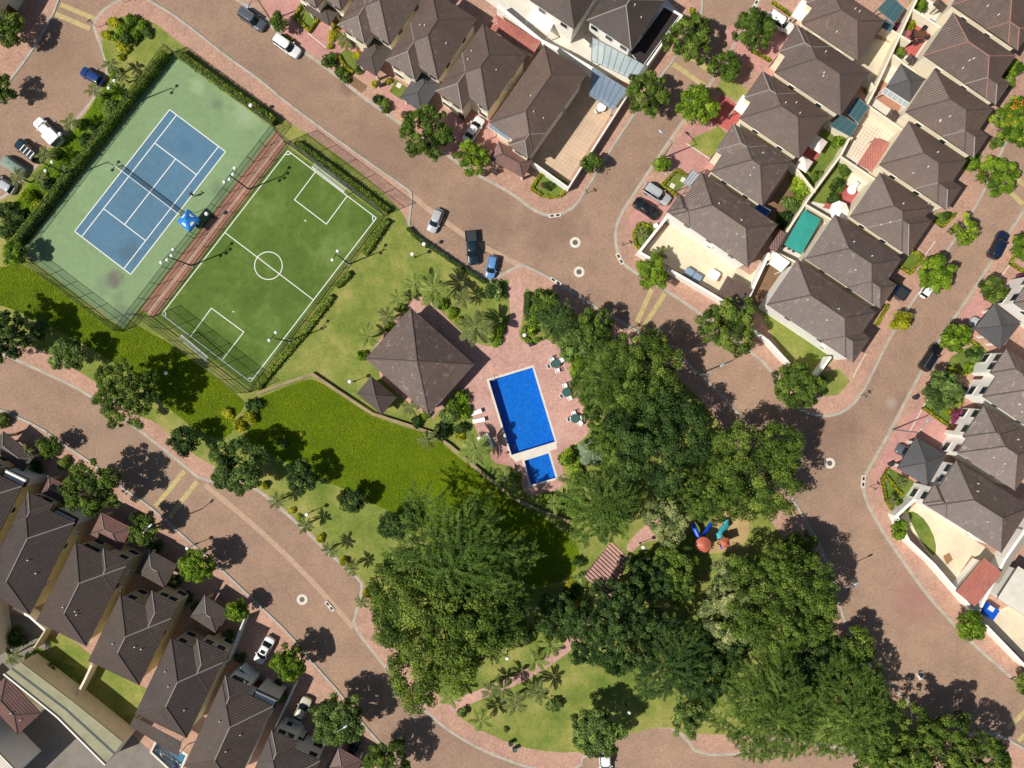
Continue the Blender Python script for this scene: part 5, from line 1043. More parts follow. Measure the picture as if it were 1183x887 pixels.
# ------------------------------------------------------------------ fences and court lights
fence([(200,61),(321,150)], 3.0, 'dark chain link fence along the north end of the tennis court'); fence([(321,152),(143,382)], 3.0, 'dark chain link fence between tennis court and brick walk'); fence([(143,383),(23,292)], 3.0, 'dark chain link fence along the south end of the tennis court'); fence([(23,291),(200,61)], 3.0, 'dark chain link fence between tennis court and long hedge')
fence([(331,165),(444,249)], 6.5, 'tall chain link fence behind the northern goal', 3.5, rails=(1, .66, .33, .02)); fence([(444,250),(290,452)], 1.2, 'low railing fence along the east side of the football pitch', 3.5, rails=(1, .1)); fence([(290,453),(176,366)], 6.0, 'tall chain link fence behind the southern goal', 3.5, rails=(1, .66, .33, .02)); fence([(178,366),(331,166)], 1.2, 'low railing fence along the west side of the football pitch', 3.5, rails=(1, .1))
for bx, by, hd, lab in ((157,119,[(132,93),(125.5,101.5)],'twin floodlight pole by the hedge near the blue car'), (84,204,[(60,187),(52.5,197)],'twin floodlight pole by the hedge near the covered car'), (288,219,[(271,194),(269,201),(265,207),(259,210)],'four headed floodlight pole on the brick walk near the net'), (222,307,[(200,288),(198,295),(193,300),(186,303)],'four headed floodlight pole on the brick walk towards the south'), (404,305,[(390,290),(384,300)],'twin floodlight pole at the east side of the pitch towards the north'), (335.6,394.5,[(318.6,384),(311,393)],'twin floodlight pole at the east side of the pitch towards the south')): flood_pole(bx, by, hd, lab)
# blue gazebo tent
gq = [(204.5,255.5),(217,241.5),(231.5,253.5),(219,268)]; ctr, ang, L, W, sg = fit(gq, 2.6); o = thing('gazebo_tent', (ctr.x, ctr.y, ZC), 'bright blue square gazebo tent with white panels beside the court', 'gazebo', ang); me, ln, hr = hip_mesh(L, W, 32, BLUEC); m = MB(); e = L/2
top = Vector((0, 0, 3.5)); E = [Vector((a*e, b_*e, 2.5)) for a, b_ in ((-1, -1), (1, -1), (1, 1), (-1, 1))]
for i in range(4): m.face([E[i], E[(i+1) % 4], top]); m.face([E[i]-Vector((0, 0, .25)), E[(i+1) % 4]-Vector((0, 0, .25)), E[(i+1) % 4], E[i]])
m.build('canopy', BLUEC, o)
for i in range(4):
    a, b_ = E[i], E[(i+1) % 4]; nn = (b_-a).cross(top-a).normalized()*.02; q = lambda u, v: (a.lerp(b_, u)).lerp(top, v)+nn; m = MB(); m.face([q(.28, .22), q(.72, .22), q(.66, .44), q(.34, .44)]); m.build('white_panel', AWN, o)
    ubox('leg', STEEL, o, (E[i].x*.96, E[i].y*.96, 1.15), (.06, .06, 2.3))
p = P(230, 262); tb = thing('plastic_table', (p.x, p.y, ZC), 'pale green table at the blue gazebo', 'table', -.6); ubox('table_top', GPLAST, tb, (0, 0, .7), (.8, .5, .05))
for sx in (-.3, .3): ubox('leg', GPLAST, tb, (sx, 0, .35), (.06, .4, .7))
person(226, 227, 'person in a dark shirt standing beside the tennis net', srgb(36, 36, 44), srgb(230, 226, 220), srgb(150, 100, 76), srgb(30, 22, 18), 2.6)
globe_lamp(239, 247, 'white globe lamp beside the blue gazebo', 2.6)

# ------------------------------------------------------------------ cars
car('dark grey estate car parked at the top kerb', 'suv', 291, 22, 75, 52, 'grey', rack=True)
car('silver white wagon with rear spare wheel parked below the grey estate car', 'suv', 331.5, 53, 75, 52, 'white', spare=True)
car('blue hatchback with its tail under a palm by the parking bay', 'hatch', 106, 88, -66, -40, 'blue')
car('white pickup with a tall white cargo box', 'pickup', 55.5, 152, -62, -62, 'white', cargo='box')
car('dark off-roader with white roof bars beside the white cargo pickup', 'suv', 32, 174, -60, -50, 'teal', rack='bars')
covered_car('car under a grey green cover in the western parking bay', 16, 192, -60, -38)
car('light grey car at the left edge of the western parking bay', 'hatch', 4, 213, -60, -38, 'silver')
car('silver hatchback alone in the parking bay by the park', 'hatch', 503, 254.5, -26, 62, 'silver')
car('black crew cab pickup with an open empty bed in the parking bay', 'pickup', 545.5, 286, 7, 70, 'teal')
car('small light blue hatchback beside the black pickup', 'mini', 568, 308, -12, 60, 'lightblue')
car('white sedan parked nose up in a driveway of the top row', 'sedan', 547, 150, 40, -62, 'white', zz=ZP)
car('silver estate car parked beside the black sedan', 'suv', 759, 224, 76, 50, 'silver', zz=ZP, rack=True)
car('black sedan parked beside the silver estate car', 'sedan', 747, 241, 76, 50, 'black', zz=ZP)
car('white hatchback parked at the front of the second western file house', 'suv', 901, 26, 76, 50, 'white', zz=ZP)
car('small white car almost hidden under a round street tree', 'mini', 1073, 332, 35, -52, 'white')
car('dark navy off-roader with wheels showing, driving past the yellow tree', 'suv', 1154, 283, 30, -60, 'navy')
car('black off-roader at the kerb in front of the hedged garden', 'suv', 1075.5, 413, 45, -70, 'black', rack=True)
car('dark blue pickup poking out from under the eaves of the sixth house', 'pickup', 1030, 332, -60, -40, 'navy', zz=ZP)
car('dark car half hidden under the olive tree on the east side', 'sedan', 1103, 445, 60, 40, 'navy', zz=ZP)
car('silver car with its nose out of the upper eastern carport', 'hatch', 1134, 377, -62, -38, 'silver', zz=ZP)
car('grey car with its nose out of the lower eastern carport', 'hatch', 1049, 524, -62, -38, 'grey', zz=ZP)
car('white sedan with a sunroof in a south western driveway', 'sedan', 305.5, 751, -36, 66, 'white', sunroof=True, zz=ZP)
car('beige sedan half in shade in the next south western driveway', 'sedan', 348.5, 821, 30, -62, 'beige', zz=ZP)
car('black car in the shade by the bottom porch', 'hatch', 407, 866, 25, -50, 'black', zz=ZP)
car('white pickup with a loaded bed at the bottom edge', 'pickup', 699, 876, 3, 70, 'white', cargo='load')
# ------------------------------------------------------------------ street marks and lights
for a, b_, l in (((70,5),(110,22),'northern stripe of the yellow pair in the upper left street'), ((64,16),(104,33),'southern stripe of the yellow pair in the upper left street'), ((736,372),(753,334),'western stripe of the yellow pair near the pool trees'), ((742,380),(768,339),'eastern stripe of the yellow pair near the pool trees'),
                 ((799,66),(821,83),'upper stripe of the yellow pair in the north street'), ((778,74),(814,99),'lower stripe of the yellow pair in the north street'), ((1150,205),(1182,236),'lower stripe of the yellow pair in the east street'), ((1160,195),(1195,222),'upper stripe of the yellow pair in the east street'),
                 ((180,585),(213,544),'western stripe of the yellow pair in the south west street'), ((195,598),(228,556),'eastern stripe of the yellow pair in the south west street'), ((1164,841),(1195,812),'upper stripe of the yellow pair in the lower right street'), ((1176,856),(1210,826),'lower stripe of the yellow pair in the lower right street')): hump(a, b_, l)
for x, y, l in ((664.5,280,'upper ringed manhole at the central junction'), (669,314,'lower ringed manhole at the central junction'), (958.5,535,'ringed manhole at the eastern bend'), (349,692.5,'ringed manhole in the south west street')): manhole(x, y, l)
manhole(1064, 780, 'square framed manhole in the lower right street', True)
for x, y, dx, dy, l in ((716,299,14,26,'storm drain at the corner by the round palm garden'), (641,249,30,-4,'storm drain at the rounded corner of the top row'), (642,325,50,32,'storm drain on the park side of the junction'), (997,556,2,-30,'storm drain at the eastern bend'), (872,6,12,-22,'storm drain in the north street'), (381,700,30,34,'storm drain lid in the south west street')): drain(x, y, dx, dy, l)
street_light(765,183,-1.6,1.4,'street light on the north street by the square lawn'); street_light(805,433,1.6,1.2,'street light at the park corner under the big trees'); street_light(1031,496,1.0,1.6,'street light on the east street by the carport'); street_light(193,604,1.0,.9,'street light under a round tree in the south west street'); street_light(403,819,1.0,.7,'street light under the tall tree at the lower street'); street_light(952,664,1.2,.6,'street light at the edge of the park trees'); street_light(-8,122,1.0,.8,'street light at the upper left edge'); street_light(314,24,-.8,-1.4,'street light beside the grey estate car')
for x, y, l in ((676,224,'sign post on the rounded corner of the top row'), (993,457,'sign post on the rounded corner of the double row'), (444,130,'sign post on the kerb of the upper street'), (113,32,'sign post at the yellow stripes in the upper left'), (145,3,'sign post on the upper left kerb curve'), (718,284,'sign post by the round palm garden'), (1003.5,562,'sign post at the eastern bend'), (727,380,'sign post by the pool trees')): sign_post(x, y, l)
for x, y, l in ((476.6,293.5,'on the lawn near the silver hatchback'), (404.5,440.6,'left of the small hut'), (355,594,'among the small palms of the lower lawn'), (606,387,'in the hedge beside the pool path'), (743,632,'at the garden steps'), (726.5,823,'on the lower lawn beside the parking bay'), (586,760,'beside the big tree on the garden path'), (217,633,'at the south west kerb'), (290,122,'in the hedge north of the tennis court'), (70,155,'behind the white cargo pickup'), (490,282,'at the parking bay hedge'), (192,431,'blue tinted, in the shaded ground cover')): globe_lamp(x, y, 'white globe lamp '+l, 3.0)
# bins and small things
def bin_(px, py, label, mat=DGREY, sq=True):
    p = P(px, py, .5); o = thing('litter_bin', (p.x, p.y, ZP), label, 'bin', .4); m = MB(); m.rings([rrect(.5, .5, .1, 0), rrect(.6, .6, .1, .85)]); m.build('body', mat, o); m = MB(); m.rings([rrect(.64, .64, .1, .85), rrect(.6, .6, .1, .93)]); m.build('lid', mat, o)
bin_(613, 398, 'dark bin on the deck at the pool path'); bin_(594.5, 865, 'green bin beside the dark bin on the lower pavement', GPLAST); bin_(590, 858, 'dark bin on the edge of the lower lawn'); bin_(1028.5, 536, 'dark bin at the lower eastern carport'); bin_(1057, 459, 'dark bag like bin on the east pavement'); bin_(439, 98, 'dark bin on the driveway beside the grey panel porch'); bin_(757, 261, 'white bin by the black sedan', WPLAST)
for x, y, l in ((776.5,215,'white slab in the hedged front lawn nearer the silver car'), (789,208,'white slab in the hedged front lawn nearer the house'), (461,99,'white slab on the small lawn of the top row')):
    p = P(x, y); s_ = tag(ubox('stepping_slab', CONC2, None, (p.x, p.y, ZP+.03), (.75, .75, .1), -.5), l, 'slab', 'white stepping slabs')
# ---- pool furniture
round_table(642,420,'dark green round table at the top right of the pool',[(637,415),(634,423),(648,416),(643.5,428)],'white chairs by the pool',clabel='white chair at the upper pool table'); round_table(654,453,'dark green round table beside the middle of the pool',[(652,445.5),(648.5,457),(657.5,459.5)],'white chairs by the pool',clabel='white chair at the middle pool table'); round_table(664,483,'dark green round table at the lower right of the pool',[(662,477),(657,484),(672,482),(669.5,488.5)],'white chairs by the pool',clabel='white chair at the lower pool table')
lounger(549.5,476.5,.35,'white lounger nearest the pavilion'); lounger(553,485.5,.2,'white lounger second from the pavilion'); lounger(558.5,504.5,.4,'white lounger under the palm shadow'); lounger(566,510,-1.2,'white lounger lowest at the pool edge')
p = P(585, 523); o = thing('orange_bag', (p.x, p.y, ZL+.02), 'orange bag left at the corner of the large pool', 'bag', .4); m = MB(); m.rings([rrect(.6, .4, .12, 0), rrect(.62, .42, .15, .25), rrect(.4, .2, .08, .38)]); m.build('body', ORANGE, o, 40); m = MB(); m.tube([(-.15, 0, .36), (0, 0, .5), (.15, 0, .36)], .02, 6); m.build('handle', ORANGE, o)
# pool ladder
p = P(570, 437.5); o = thing('pool_ladder', (p.x, p.y, ZL+.03), 'steel ladder at the upper left corner of the pool', 'ladder', -1.2)
for s_ in (-.25, .25): m = MB(); m.tube([(-.4, s_, 0), (-.35, s_, .7), (.1, s_, .7), (.25, s_, -.6)], .03, 6); m.build('rail', STEEL, o)
for k in range(2): ubox('rung', STEEL, o, (.24, 0, -.2-.25*k), (.08, .5, .04))
# ------------------------------------------------------------------ playground
def slide_tube(par, pts, r, mat, name, open_=False):
    m = MB(); pts = [Vector((*q, 0)) if len(q) == 2 else Vector(q) for q in pts]; m.tube(pts, r, 12); return m.build(name, mat, par, 50)
def pg(x, y, z, o): q = P(x, y, z)-o.location; return (q.x, q.y, z-ZP)
p = P(811, 628, 2.5); o = thing('play_tower', (p.x, p.y, ZP), 'play tower with a round orange roof and two blue slides', 'play tower'); m = MB(); n = 20
rg = lambda r, z: [Vector((math.cos(2*math.pi*k/n)*r, math.sin(2*math.pi*k/n)*r, z)) for k in range(n)]
m.rings([rg(1.17, 3.0), rg(1.2, 3.1), rg(.35, 3.55), rg(.05, 3.65)]); m.build('roof', ORANGE, o, 30); m = MB(); m.rings([rg(.85, 1.5), rg(.85, 1.6)]); m.build('platform', WOOD, o)
for k in range(4): a = k*1.57+.4; ubox('post', DARKSTEEL, o, (math.cos(a)*.8, math.sin(a)*.8, 1.5), (.1, .1, 3.0)); ubox('guard_panel', PBLUE, o, (math.cos(a+.78)*.85, math.sin(a+.78)*.85, 1.95), (.05, .8, .6), a+.78)
slide_tube(o, [pg(807,620,1.9,o), pg(803,611,1.8,o), pg(800,604,1.4,o)], .36, PBLUE, 'slide'); slide_tube(o, [pg(813,618,1.7,o), pg(817,611,1.1,o), pg(821,605,.6,o)], .3, PBLUE, 'slide'); slide_tube(o, [pg(821,605,.6,o), pg(823,601.5,.45,o)], .26, STEEL, 'slide_exit'); slide_tube(o, [pg(800,604,1.4,o), pg(798.5,599.5,1.2,o)], .4, ORANGE, 'slide_exit')
p = P(836.5, 626, 2.5); o = thing('play_tower', (p.x, p.y, ZP), 'play tower with a square orange roof and curved turquoise slide', 'play tower', .25); m = MB(); e = .66
for i, (a, b_) in enumerate((((-e, -e), (e, -e)), ((e, -e), (e, e)), ((e, e), (-e, e)), ((-e, e), (-e, -e)))): m.face([(*a, 3.0), (*b_, 3.0), (0, 0, 3.6)]); m.face([(*a, 2.95), (*b_, 2.95), (*b_, 3.0), (*a, 3.0)])
m.build('roof', ORANGE, o); ubox('platform', WOOD, o, (0, 0, 1.5), (1.1, 1.1, .1))
for a in (-.55, .55):
    for b_ in (-.55, .55): ubox('post', DARKSTEEL, o, (a, b_, 1.5), (.1, .1, 3.0))
ubox('guard_panel', PBLUE, o, (0, -.6, 1.9), (1.1, .05, .7)); ubox('climbing_panel', PBLUE, o, (-.1, -1.0, .8), (.6, .7, .06))
R_ = Matrix.Rotation(-.25, 3, 'Z'); pgr = lambda x, y, z: tuple(R_ @ Vector(pg(x, y, z, o)))
slide_tube(o, [pgr(832,622,1.8), pgr(830.5,617,1.65), pgr(834,611.5,1.4), pgr(839.5,607.5,1.1), pgr(839,601.5,.8), pgr(835,600,.6)], .46, PTEAL, 'slide'); slide_tube(o, [pgr(835,600,.6), pgr(831.5,598,.5)], .3, WPLAST, 'slide_exit')
p = P(808, 590, .6); o = thing('spring_slide', (p.x, p.y, ZP), 'small winding turquoise slide under the pale tree', 'slide'); slide_tube(o, [pg(812,582,.4,o), pg(806,584,.8,o), pg(808,590,1.2,o), pg(806,596,1.5,o)], .2, PTEAL, 'chute'); ubox('ladder', DARKSTEEL, o, (0, -.9, .7), (.5, .1, 1.4)); ubox('platform', ORANGE, o, (0, -1.1, 1.3), (.6, .5, .06))
p = P(852, 590); o = thing('park_bench', (p.x, p.y, ZL), 'white bench at the edge of the sandy playground', 'bench', 1.1); ubox('seat', WPLAST, o, (0, 0, .43), (1.3, .4, .06)); ubox('backrest', WPLAST, o, (0, .2, .7), (1.3, .05, .4))
for s_ in (-.5, .5): ubox('leg', CONC, o, (s_, 0, .2), (.1, .36, .42))
# bollards by the bottom bay
for k in range(9):
    p = P(942+k*3.3, 861+k*1.35); o = thing('bollard', (p.x, p.y, 0), 'red and white bollard in the row at the bottom bay', 'bollard', 0, 'row of red and white bollards'); m = MB(); m.tube([(0, 0, 0), (0, 0, .55)], .09, 8); m.build('post', WPLAST, o); m = MB(); m.tube([(0, 0, .5), (0, 0, .62)], .11, 8); m.build('cap', plain('bollard_red', srgb(150, 60, 56), .6) if 'bollard_red' not in MAT else MAT['bollard_red'], o)

# ------------------------------------------------------------------ hedges
hedge([(191.5,60),(105.5,168),(15,282)], 7, 1.9, 'hedge', 'long tall clipped hedge behind the tennis court', 55); hedge([(204,60),(255,97),(317,140)], 8, 1.6, 'hedge', 'clipped hedge along the north end of the tennis court', 55)
hedge([(341,164),(395,203),(449,244)], 6, 1.2, 'hedge', 'clipped hedge behind the northern goal'); hedge([(447,254),(420,293)], 8, 1.0, 'hedge', 'upper short hedge beside the football pitch'); hedge([(404,315),(388,331)], 7, .9, 'hedge', 'tiny middle hedge beside the football pitch'); hedge([(383,342),(350,385),(305,437),(297,449)], 7, .9, 'hedge', 'lower long hedge beside the football pitch')
hedge([(471,263),(480,273),(505,290),(535,310),(561,326)], 4, .8, 'dark', 'low dark hedge behind the parking bay'); hedge([(609,338),(608,356),(610,370)], 6, .9, 'dark', 'low hedge beside the pool path'); hedge([(607,376),(604,386),(610,395),(624,392)], 5, .6, 'fresh', 'leafy border round the hedge lamp'); hedge([(584,366),(580,382),(566,394)], 5, .6, 'fresh', 'leafy border below the palms north of the pool')
for pts, l, c in (([(340,20),(350,3),(371,15),(358,36)], 'yellow hedge ring round the square front lawn at the top', True), ([(391,64),(397,75),(408,84)], 'yellow hedge beside the bare planting strip', False), ([(614,217),(625,200)], 'yellow hedge on the left of the corner flower garden', False), ([(614,218),(624,225),(636,228),(648,226),(656,217)], 'curved yellow hedge round the corner flower garden', False), ([(625,200),(640,204),(655,213)], 'green hedge along the corner terrace wall', False),
                  ([(764,214),(783,226)], 'yellow hedge along the front lawn with slabs, nearer the silver car', False), ([(764,214),(782,196),(797,206)], 'yellow hedge along the front lawn with slabs, street side', False), ([(742,291),(734,282),(732,270),(738,258)], 'curved yellow hedge of the round palm garden', False), ([(740,257),(752,264)], 'short yellow hedge behind the black sedan', False),
                  ([(1080,255),(1089,262),(1104,246)], 'yellow hedge of the fifth eastern house', False), ([(1040,308),(1052,316),(1066,296),(1054,290)], 'yellow hedge ring of the sixth eastern house', False), ([(1012,376),(1026,352)], 'yellow hedge of the southernmost eastern house', False), ([(1095,424),(1105,428),(1117,433)], 'yellow hedge along the lower edge of the eastern front garden', False), ([(1115,389),(1130,400)], 'yellow hedge beneath the eastern carport', False), ([(1066,471),(1082,482),(1096,492)], 'yellow hedge along the lawn by the purple bush', False),
                  ([(1026,541),(1019,553),(1024,578),(1034,594)], 'curved yellow hedge of the two palm garden', False), ([(1023,549),(1032,560),(1042,572)], 'yellow hedge across the two palm garden', False), ([(1150,352),(1170,345)], 'yellow hedge behind the upper eastern carport', False), ([(1167,304),(1183,314)], 'yellow hedge at the right edge by the navy off-roader', False), ([(1167,304),(1176,290)], 'short yellow hedge beside the navy off-roader', False), ([(892,2),(915,18)], 'yellow hedge by the white front awning', False), ([(868,58),(890,70)], 'yellow flower hedge of the second western house', False), ([(335,58),(338,47),(325,40)], 'yellow hedge round the little kerb tree', False)):
    hedge(pts, 2.6 if 'green' not in l else 4, .55, 'yellow' if 'green' not in l else 'hedge', l, 90, closed=c)
# ------------------------------------------------------------------ trees
T = [ # px, py, radius px, kind, leaf, label
 (10,36,20,'clump','mid','street tree in the upper left corner by the shaded house'), (2,103,15,'clump','mid','street tree half out of the picture at the upper left'),
 (324,25,11,'clump','mid','little kerb tree beside the white wagon'), (491,153,30,'clump','mid','broad street tree in front of the slate porch'), (547,183,19,'clump','fresh','round street tree beside the white sedan'),
 (684,190,12,'clump','mid','small street tree outside the terrace wall'), (746,108,25,'clump','mid','street tree beside the clear patio roofs'), (797,45,26,'clump','mid','street tree beside the black shaded drive'), (804,124,23,'clump','fresh','yellow hearted street tree by the red driveway'), (837,77,18,'clump','mid','street tree at the yellow stripes of the north street'), (871,34,23,'broad','mid','street tree beside the white hatchback'),
 (764,190,9,'round','fresh','tiny street tree by the front lawn with slabs'), (754,315,19,'broad','fresh','street tree at the corner of the cream courtyard'), (842,375,32,'clump','mid','broad street tree beside the courtyard shed'), (919,446,27,'broad','mid','street tree at the end of the side garden'),
 (1113,265,18,'sparse','fresh','thin yellow green tree with bare middle in the east street'), (1080,317,21,'broad','fresh','round street tree above the small white car'), (1039,370,12,'clump','yellow','small yellow street tree on the east street'), (1152,203,22,'clump','fresh','bright street tree at the yellow stripes of the east street'), (1174,140,25,'broad','fresh','orange flowering street tree at the right edge'),
 (1181,285,15,'clump','fresh','street tree at the right edge beside the navy off-roader'), (1146,335,15,'round','mid','neat round tree above the eastern carport'), (1102,391,17,'round','fresh','round tree in the hedged eastern front garden'), (1088,450,23,'clump','olive','dark olive tree over the half hidden car'), (1038,612,11,'clump','fresh','small tree outside the eastern courtyard wall'), (1120,722,17,'clump','fresh','street tree at the lower right courtyard corner'), (1182,792,13,'clump','mid','street tree at the lower right edge'),
 (57,513,13,'clump','mid','small street tree nearest the left edge of the south west street'), (106,563,32,'clump','mid','large street tree in the south west street'), (169,610,18,'clump','mid','street tree under the street light in the south west street'), (228,652,20,'round','fresh','bright round street tree in the south west street'), (275,704,13,'round','fresh','small round street tree above the white sunroof sedan'), (334,764,20,'round','fresh','neat round street tree beside the white sunroof sedan'), (391,832,29,'broad','olive','tall street tree over the lower street light'), (447,882,26,'clump','mid','street tree cut by the bottom edge'),
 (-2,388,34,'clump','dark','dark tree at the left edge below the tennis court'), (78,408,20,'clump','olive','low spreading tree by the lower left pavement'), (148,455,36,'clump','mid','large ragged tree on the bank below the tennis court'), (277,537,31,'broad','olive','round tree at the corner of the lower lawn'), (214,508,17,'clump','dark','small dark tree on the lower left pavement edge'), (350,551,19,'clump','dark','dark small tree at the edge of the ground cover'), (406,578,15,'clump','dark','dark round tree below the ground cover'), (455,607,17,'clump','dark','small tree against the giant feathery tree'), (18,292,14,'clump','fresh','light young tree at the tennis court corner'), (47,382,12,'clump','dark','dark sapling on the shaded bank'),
 (630,352,18,'clump','mid','leafy tree at the pool path'), (643,372,24,'feather','dark','soft grey green tree between the paths'), (686,377,22,'clump','mid','bright clumped tree at the park kerb'), (665,395,22,'clump','olive','loose tree at the edge of the pool deck'),
 (988,748,23,'clump','mid','small tree at the lower edge of the park trees'), (794,828,21,'clump','olive','small tree at the parking bay on the lower lawn'), (688,845,29,'broad','olive','round tree over the loaded white pickup'), (843,668,23,'clump','pale','pale leaved tree below the play towers'), (772,600,27,'clump','pale','pale leaved tree above the garden path'), (922,635,22,'clump','mid','small tree at the street side of the playground')]
for t in T:
    o = tree(*t)
    if 'flowering' in t[5]:
        rg_ = np.random.default_rng(4); a = rg_.uniform(0, 6.28, 22); q = rg_.uniform(.1, .9, 22)**.5*3.0; pts_ = np.stack([q*np.cos(a), q*np.sin(a), 4.2+2.0*np.sqrt(1-(q/3.4)**2)], 1); pts_ = np.repeat(pts_, 5, 0)+rg_.normal(0, .13, (110, 3)); fl = leaf_mesh('blossoms', pts_, np.array([0, 0, 1.])+rg_.normal(0, .4, (110, 3)), rg_.uniform(.14, .26, 110), np.ones(110)*.5, FLOWER, .8); link('blossoms', fl, o)
BIGT = [(738,432,50,'broad','mid','large broad tree at the upper corner of the pool trees',6), (700,440,36,'feather','feather','feathery tree leaning over the pool deck',5), (762,505,56,'broad','dark','large dark tree in the middle of the pool trees',7), (715,500,38,'clump','mid','loose tree beside the paddling pool',5), (872,542,57,'broad','mid','giant broad tree over the eastern bend',7.5), (812,570,34,'clump','mid','tree over the top of the playground',5), (693,582,46,'feather','feather','feathery tree over the garden steps',6),
 (527,644,78,'feather','feather','giant feathery tree beside the ground cover',7.6), (505,722,82,'broad','mid','giant broad tree over the lower street',9), (560,700,52,'feather','feather','feathery half of the giant tree group',8), (773,662,33,'broad','mid','broad tree between path and play towers',4), (900,692,65,'broad','mid','giant broad tree over the street south of the playground',7.5), (852,705,42,'clump','pale','pale greyish tree amid the southern trees',6), (710,722,54,'clump','dark','dark tall tree below the garden steps',7), (770,755,50,'feather','dark','feathery dark tree on the lower lawn',6.5), (752,668,26,'clump','dark','dark tree beside the garden steps',5), (884,815,61,'feather','feather','giant feathery tree at the bottom bay, left',7), (968,815,59,'feather','feather','giant feathery tree at the bottom bay, right',5.6), (1072,862,46,'clump','mid','large clumped tree at the bottom right corner',6), (1130,880,34,'clump','mid','clumped tree at the bottom edge on the right',6), (1015,868,28,'clump','mid','small clumped tree at the bottom bay',5)]
for (x, y, r, k, lf, lab, z) in BIGT: tree(x, y, r, k, lf, lab, z, 'large park trees')
tree(815,775,34,'clump','dark','dark tree added to deepen the shade between the southern trees',4.5,'large park trees'); tree(838,738,30,'clump','dark','low dark tree added as shade fill behind the pale greyish tree',3.5,'large park trees'); tree(935,760,34,'clump','dark','low dark tree added as shade fill at the foot of the giant street tree',4,'large park trees'); tree(645,712,26,'clump','dark','dark bushy tree added as shade fill beside the yellow flowers',3,'large park trees'); tree(1000,800,20,'clump','dark','low dark tree added as shade fill at the kerb of the lower right street',2.5,'large park trees')  # dark crowns added to darken gaps lying in deep tree shade
# orange blossom on the flowering tree
# ------------------------------------------------------------------ palms
PM = [(128,75,11,'palm nearest the nose of the parking bay','palm',3.2,9), (109,104,12,'palm over the tail of the blue hatchback','palm',3.2,9), (80,141,12,'palm beside the white cargo pickup','palm',3.2,9), (51,178,12,'palm over the dark off-roader','palm',3.2,9), (20,204,12,'palm over the grey covered car','palm',3.2,9), (46,205,11,'palm between hedge and covered car','palm',3,8), (140,88,9,'small palm on the hedge side lawn','palm',2.4,8),
 (320,579,11,'first small palm along the lower bay','palm',2.8,9), (353,607,11,'second small palm along the lower bay','palm',2.8,9), (381,635,11,'third small palm along the lower bay','palm',2.8,9), (406,657,11,'fourth small palm along the lower bay','palm',2.8,9), (417,695,10,'last small palm along the lower bay','palm',2.8,9),
 (502,334,21,'big palm north of the pavilion','palmlight',5,12), (479,328,15,'lighter palm beside the big palm north of the pavilion','palmlight',3,9), (549,378,23,'big palm over the pool deck corner','palm',5,12), (447,366,13,'small palm at the upper left eave of the pavilion','palm',3,9), (425,388,15,'pale yellowish palm at the left eave of the pavilion','palmlight',3,9), (460,345,13,'pale small palm above the pavilion','palmlight',2.4,8), (535,345,13,'small palm on the lawn below the blue hatchback','palm',3,9),
 (549,519,21,'big palm at the pool below the loungers','palmlight',4,12), (474,470,12,'small palm at the lower eave of the pavilion','palm',2.4,9), (494,508,13,'dark palm at the retaining wall','palm',2.6,9), (594,568,12,'leaning palm below the paddling pool','palmlight',2.2,9), (583,552,13,'light palm at the retaining wall below the pool','palmlight',2.2,9), (640,582,13,'light palm below the paddling pool deck','palmlight',2.2,9),
 (556,832,16,'palm at the lower pavement with yellow tips','palmlight',3.2,10), (596,812,17,'palm with drooping fronds on the lower lawn','palm',3.6,11), (622,800,16,'palm at the right of the lower palm group','palm',3.6,10), (618,763,17,'palm over the lower garden path','palmlight',3.6,10), (580,795,15,'palm in the middle of the lower palm group','palm',4,10), (520,806,14,'palm under the giant broad tree','palmlight',3,9), (636,745,15,'upper palm of the lower palm group','palmlight',3.4,9), (566,798,13,'palm by the globe lamp of the garden path','palm',3.4,9),
 (1041,557,8,'round dark palm nearer the carport in the two palm garden','palm',1.6,12), (1031,578,7,'round dark palm nearer the street in the two palm garden','palm',1.6,12), (741,270,9,'round palm in the little corner garden','palm',1.6,12), (399,47,12,'round grey palm before the grey panel porch','palm',2,14), (1145,470,6,'spiky plant on the eastern porch','palm',1.2,9), (762,292,11,'feathery plant in the cream courtyard','palm',2,9), (15,757,12,'palm in the shaded yard at the lower left','palm',4,10), (30,522,10,'dark palm in the shaded front garden','palm',3,9)]
for (x, y, r, l, lf, h, n) in PM: palm(x, y, r, l, lf, h, n, wid=.46)
palm(684, 523, 17, 'silvery fan palm beside the paddling pool', 'silver', 3, 11, wid=.8)
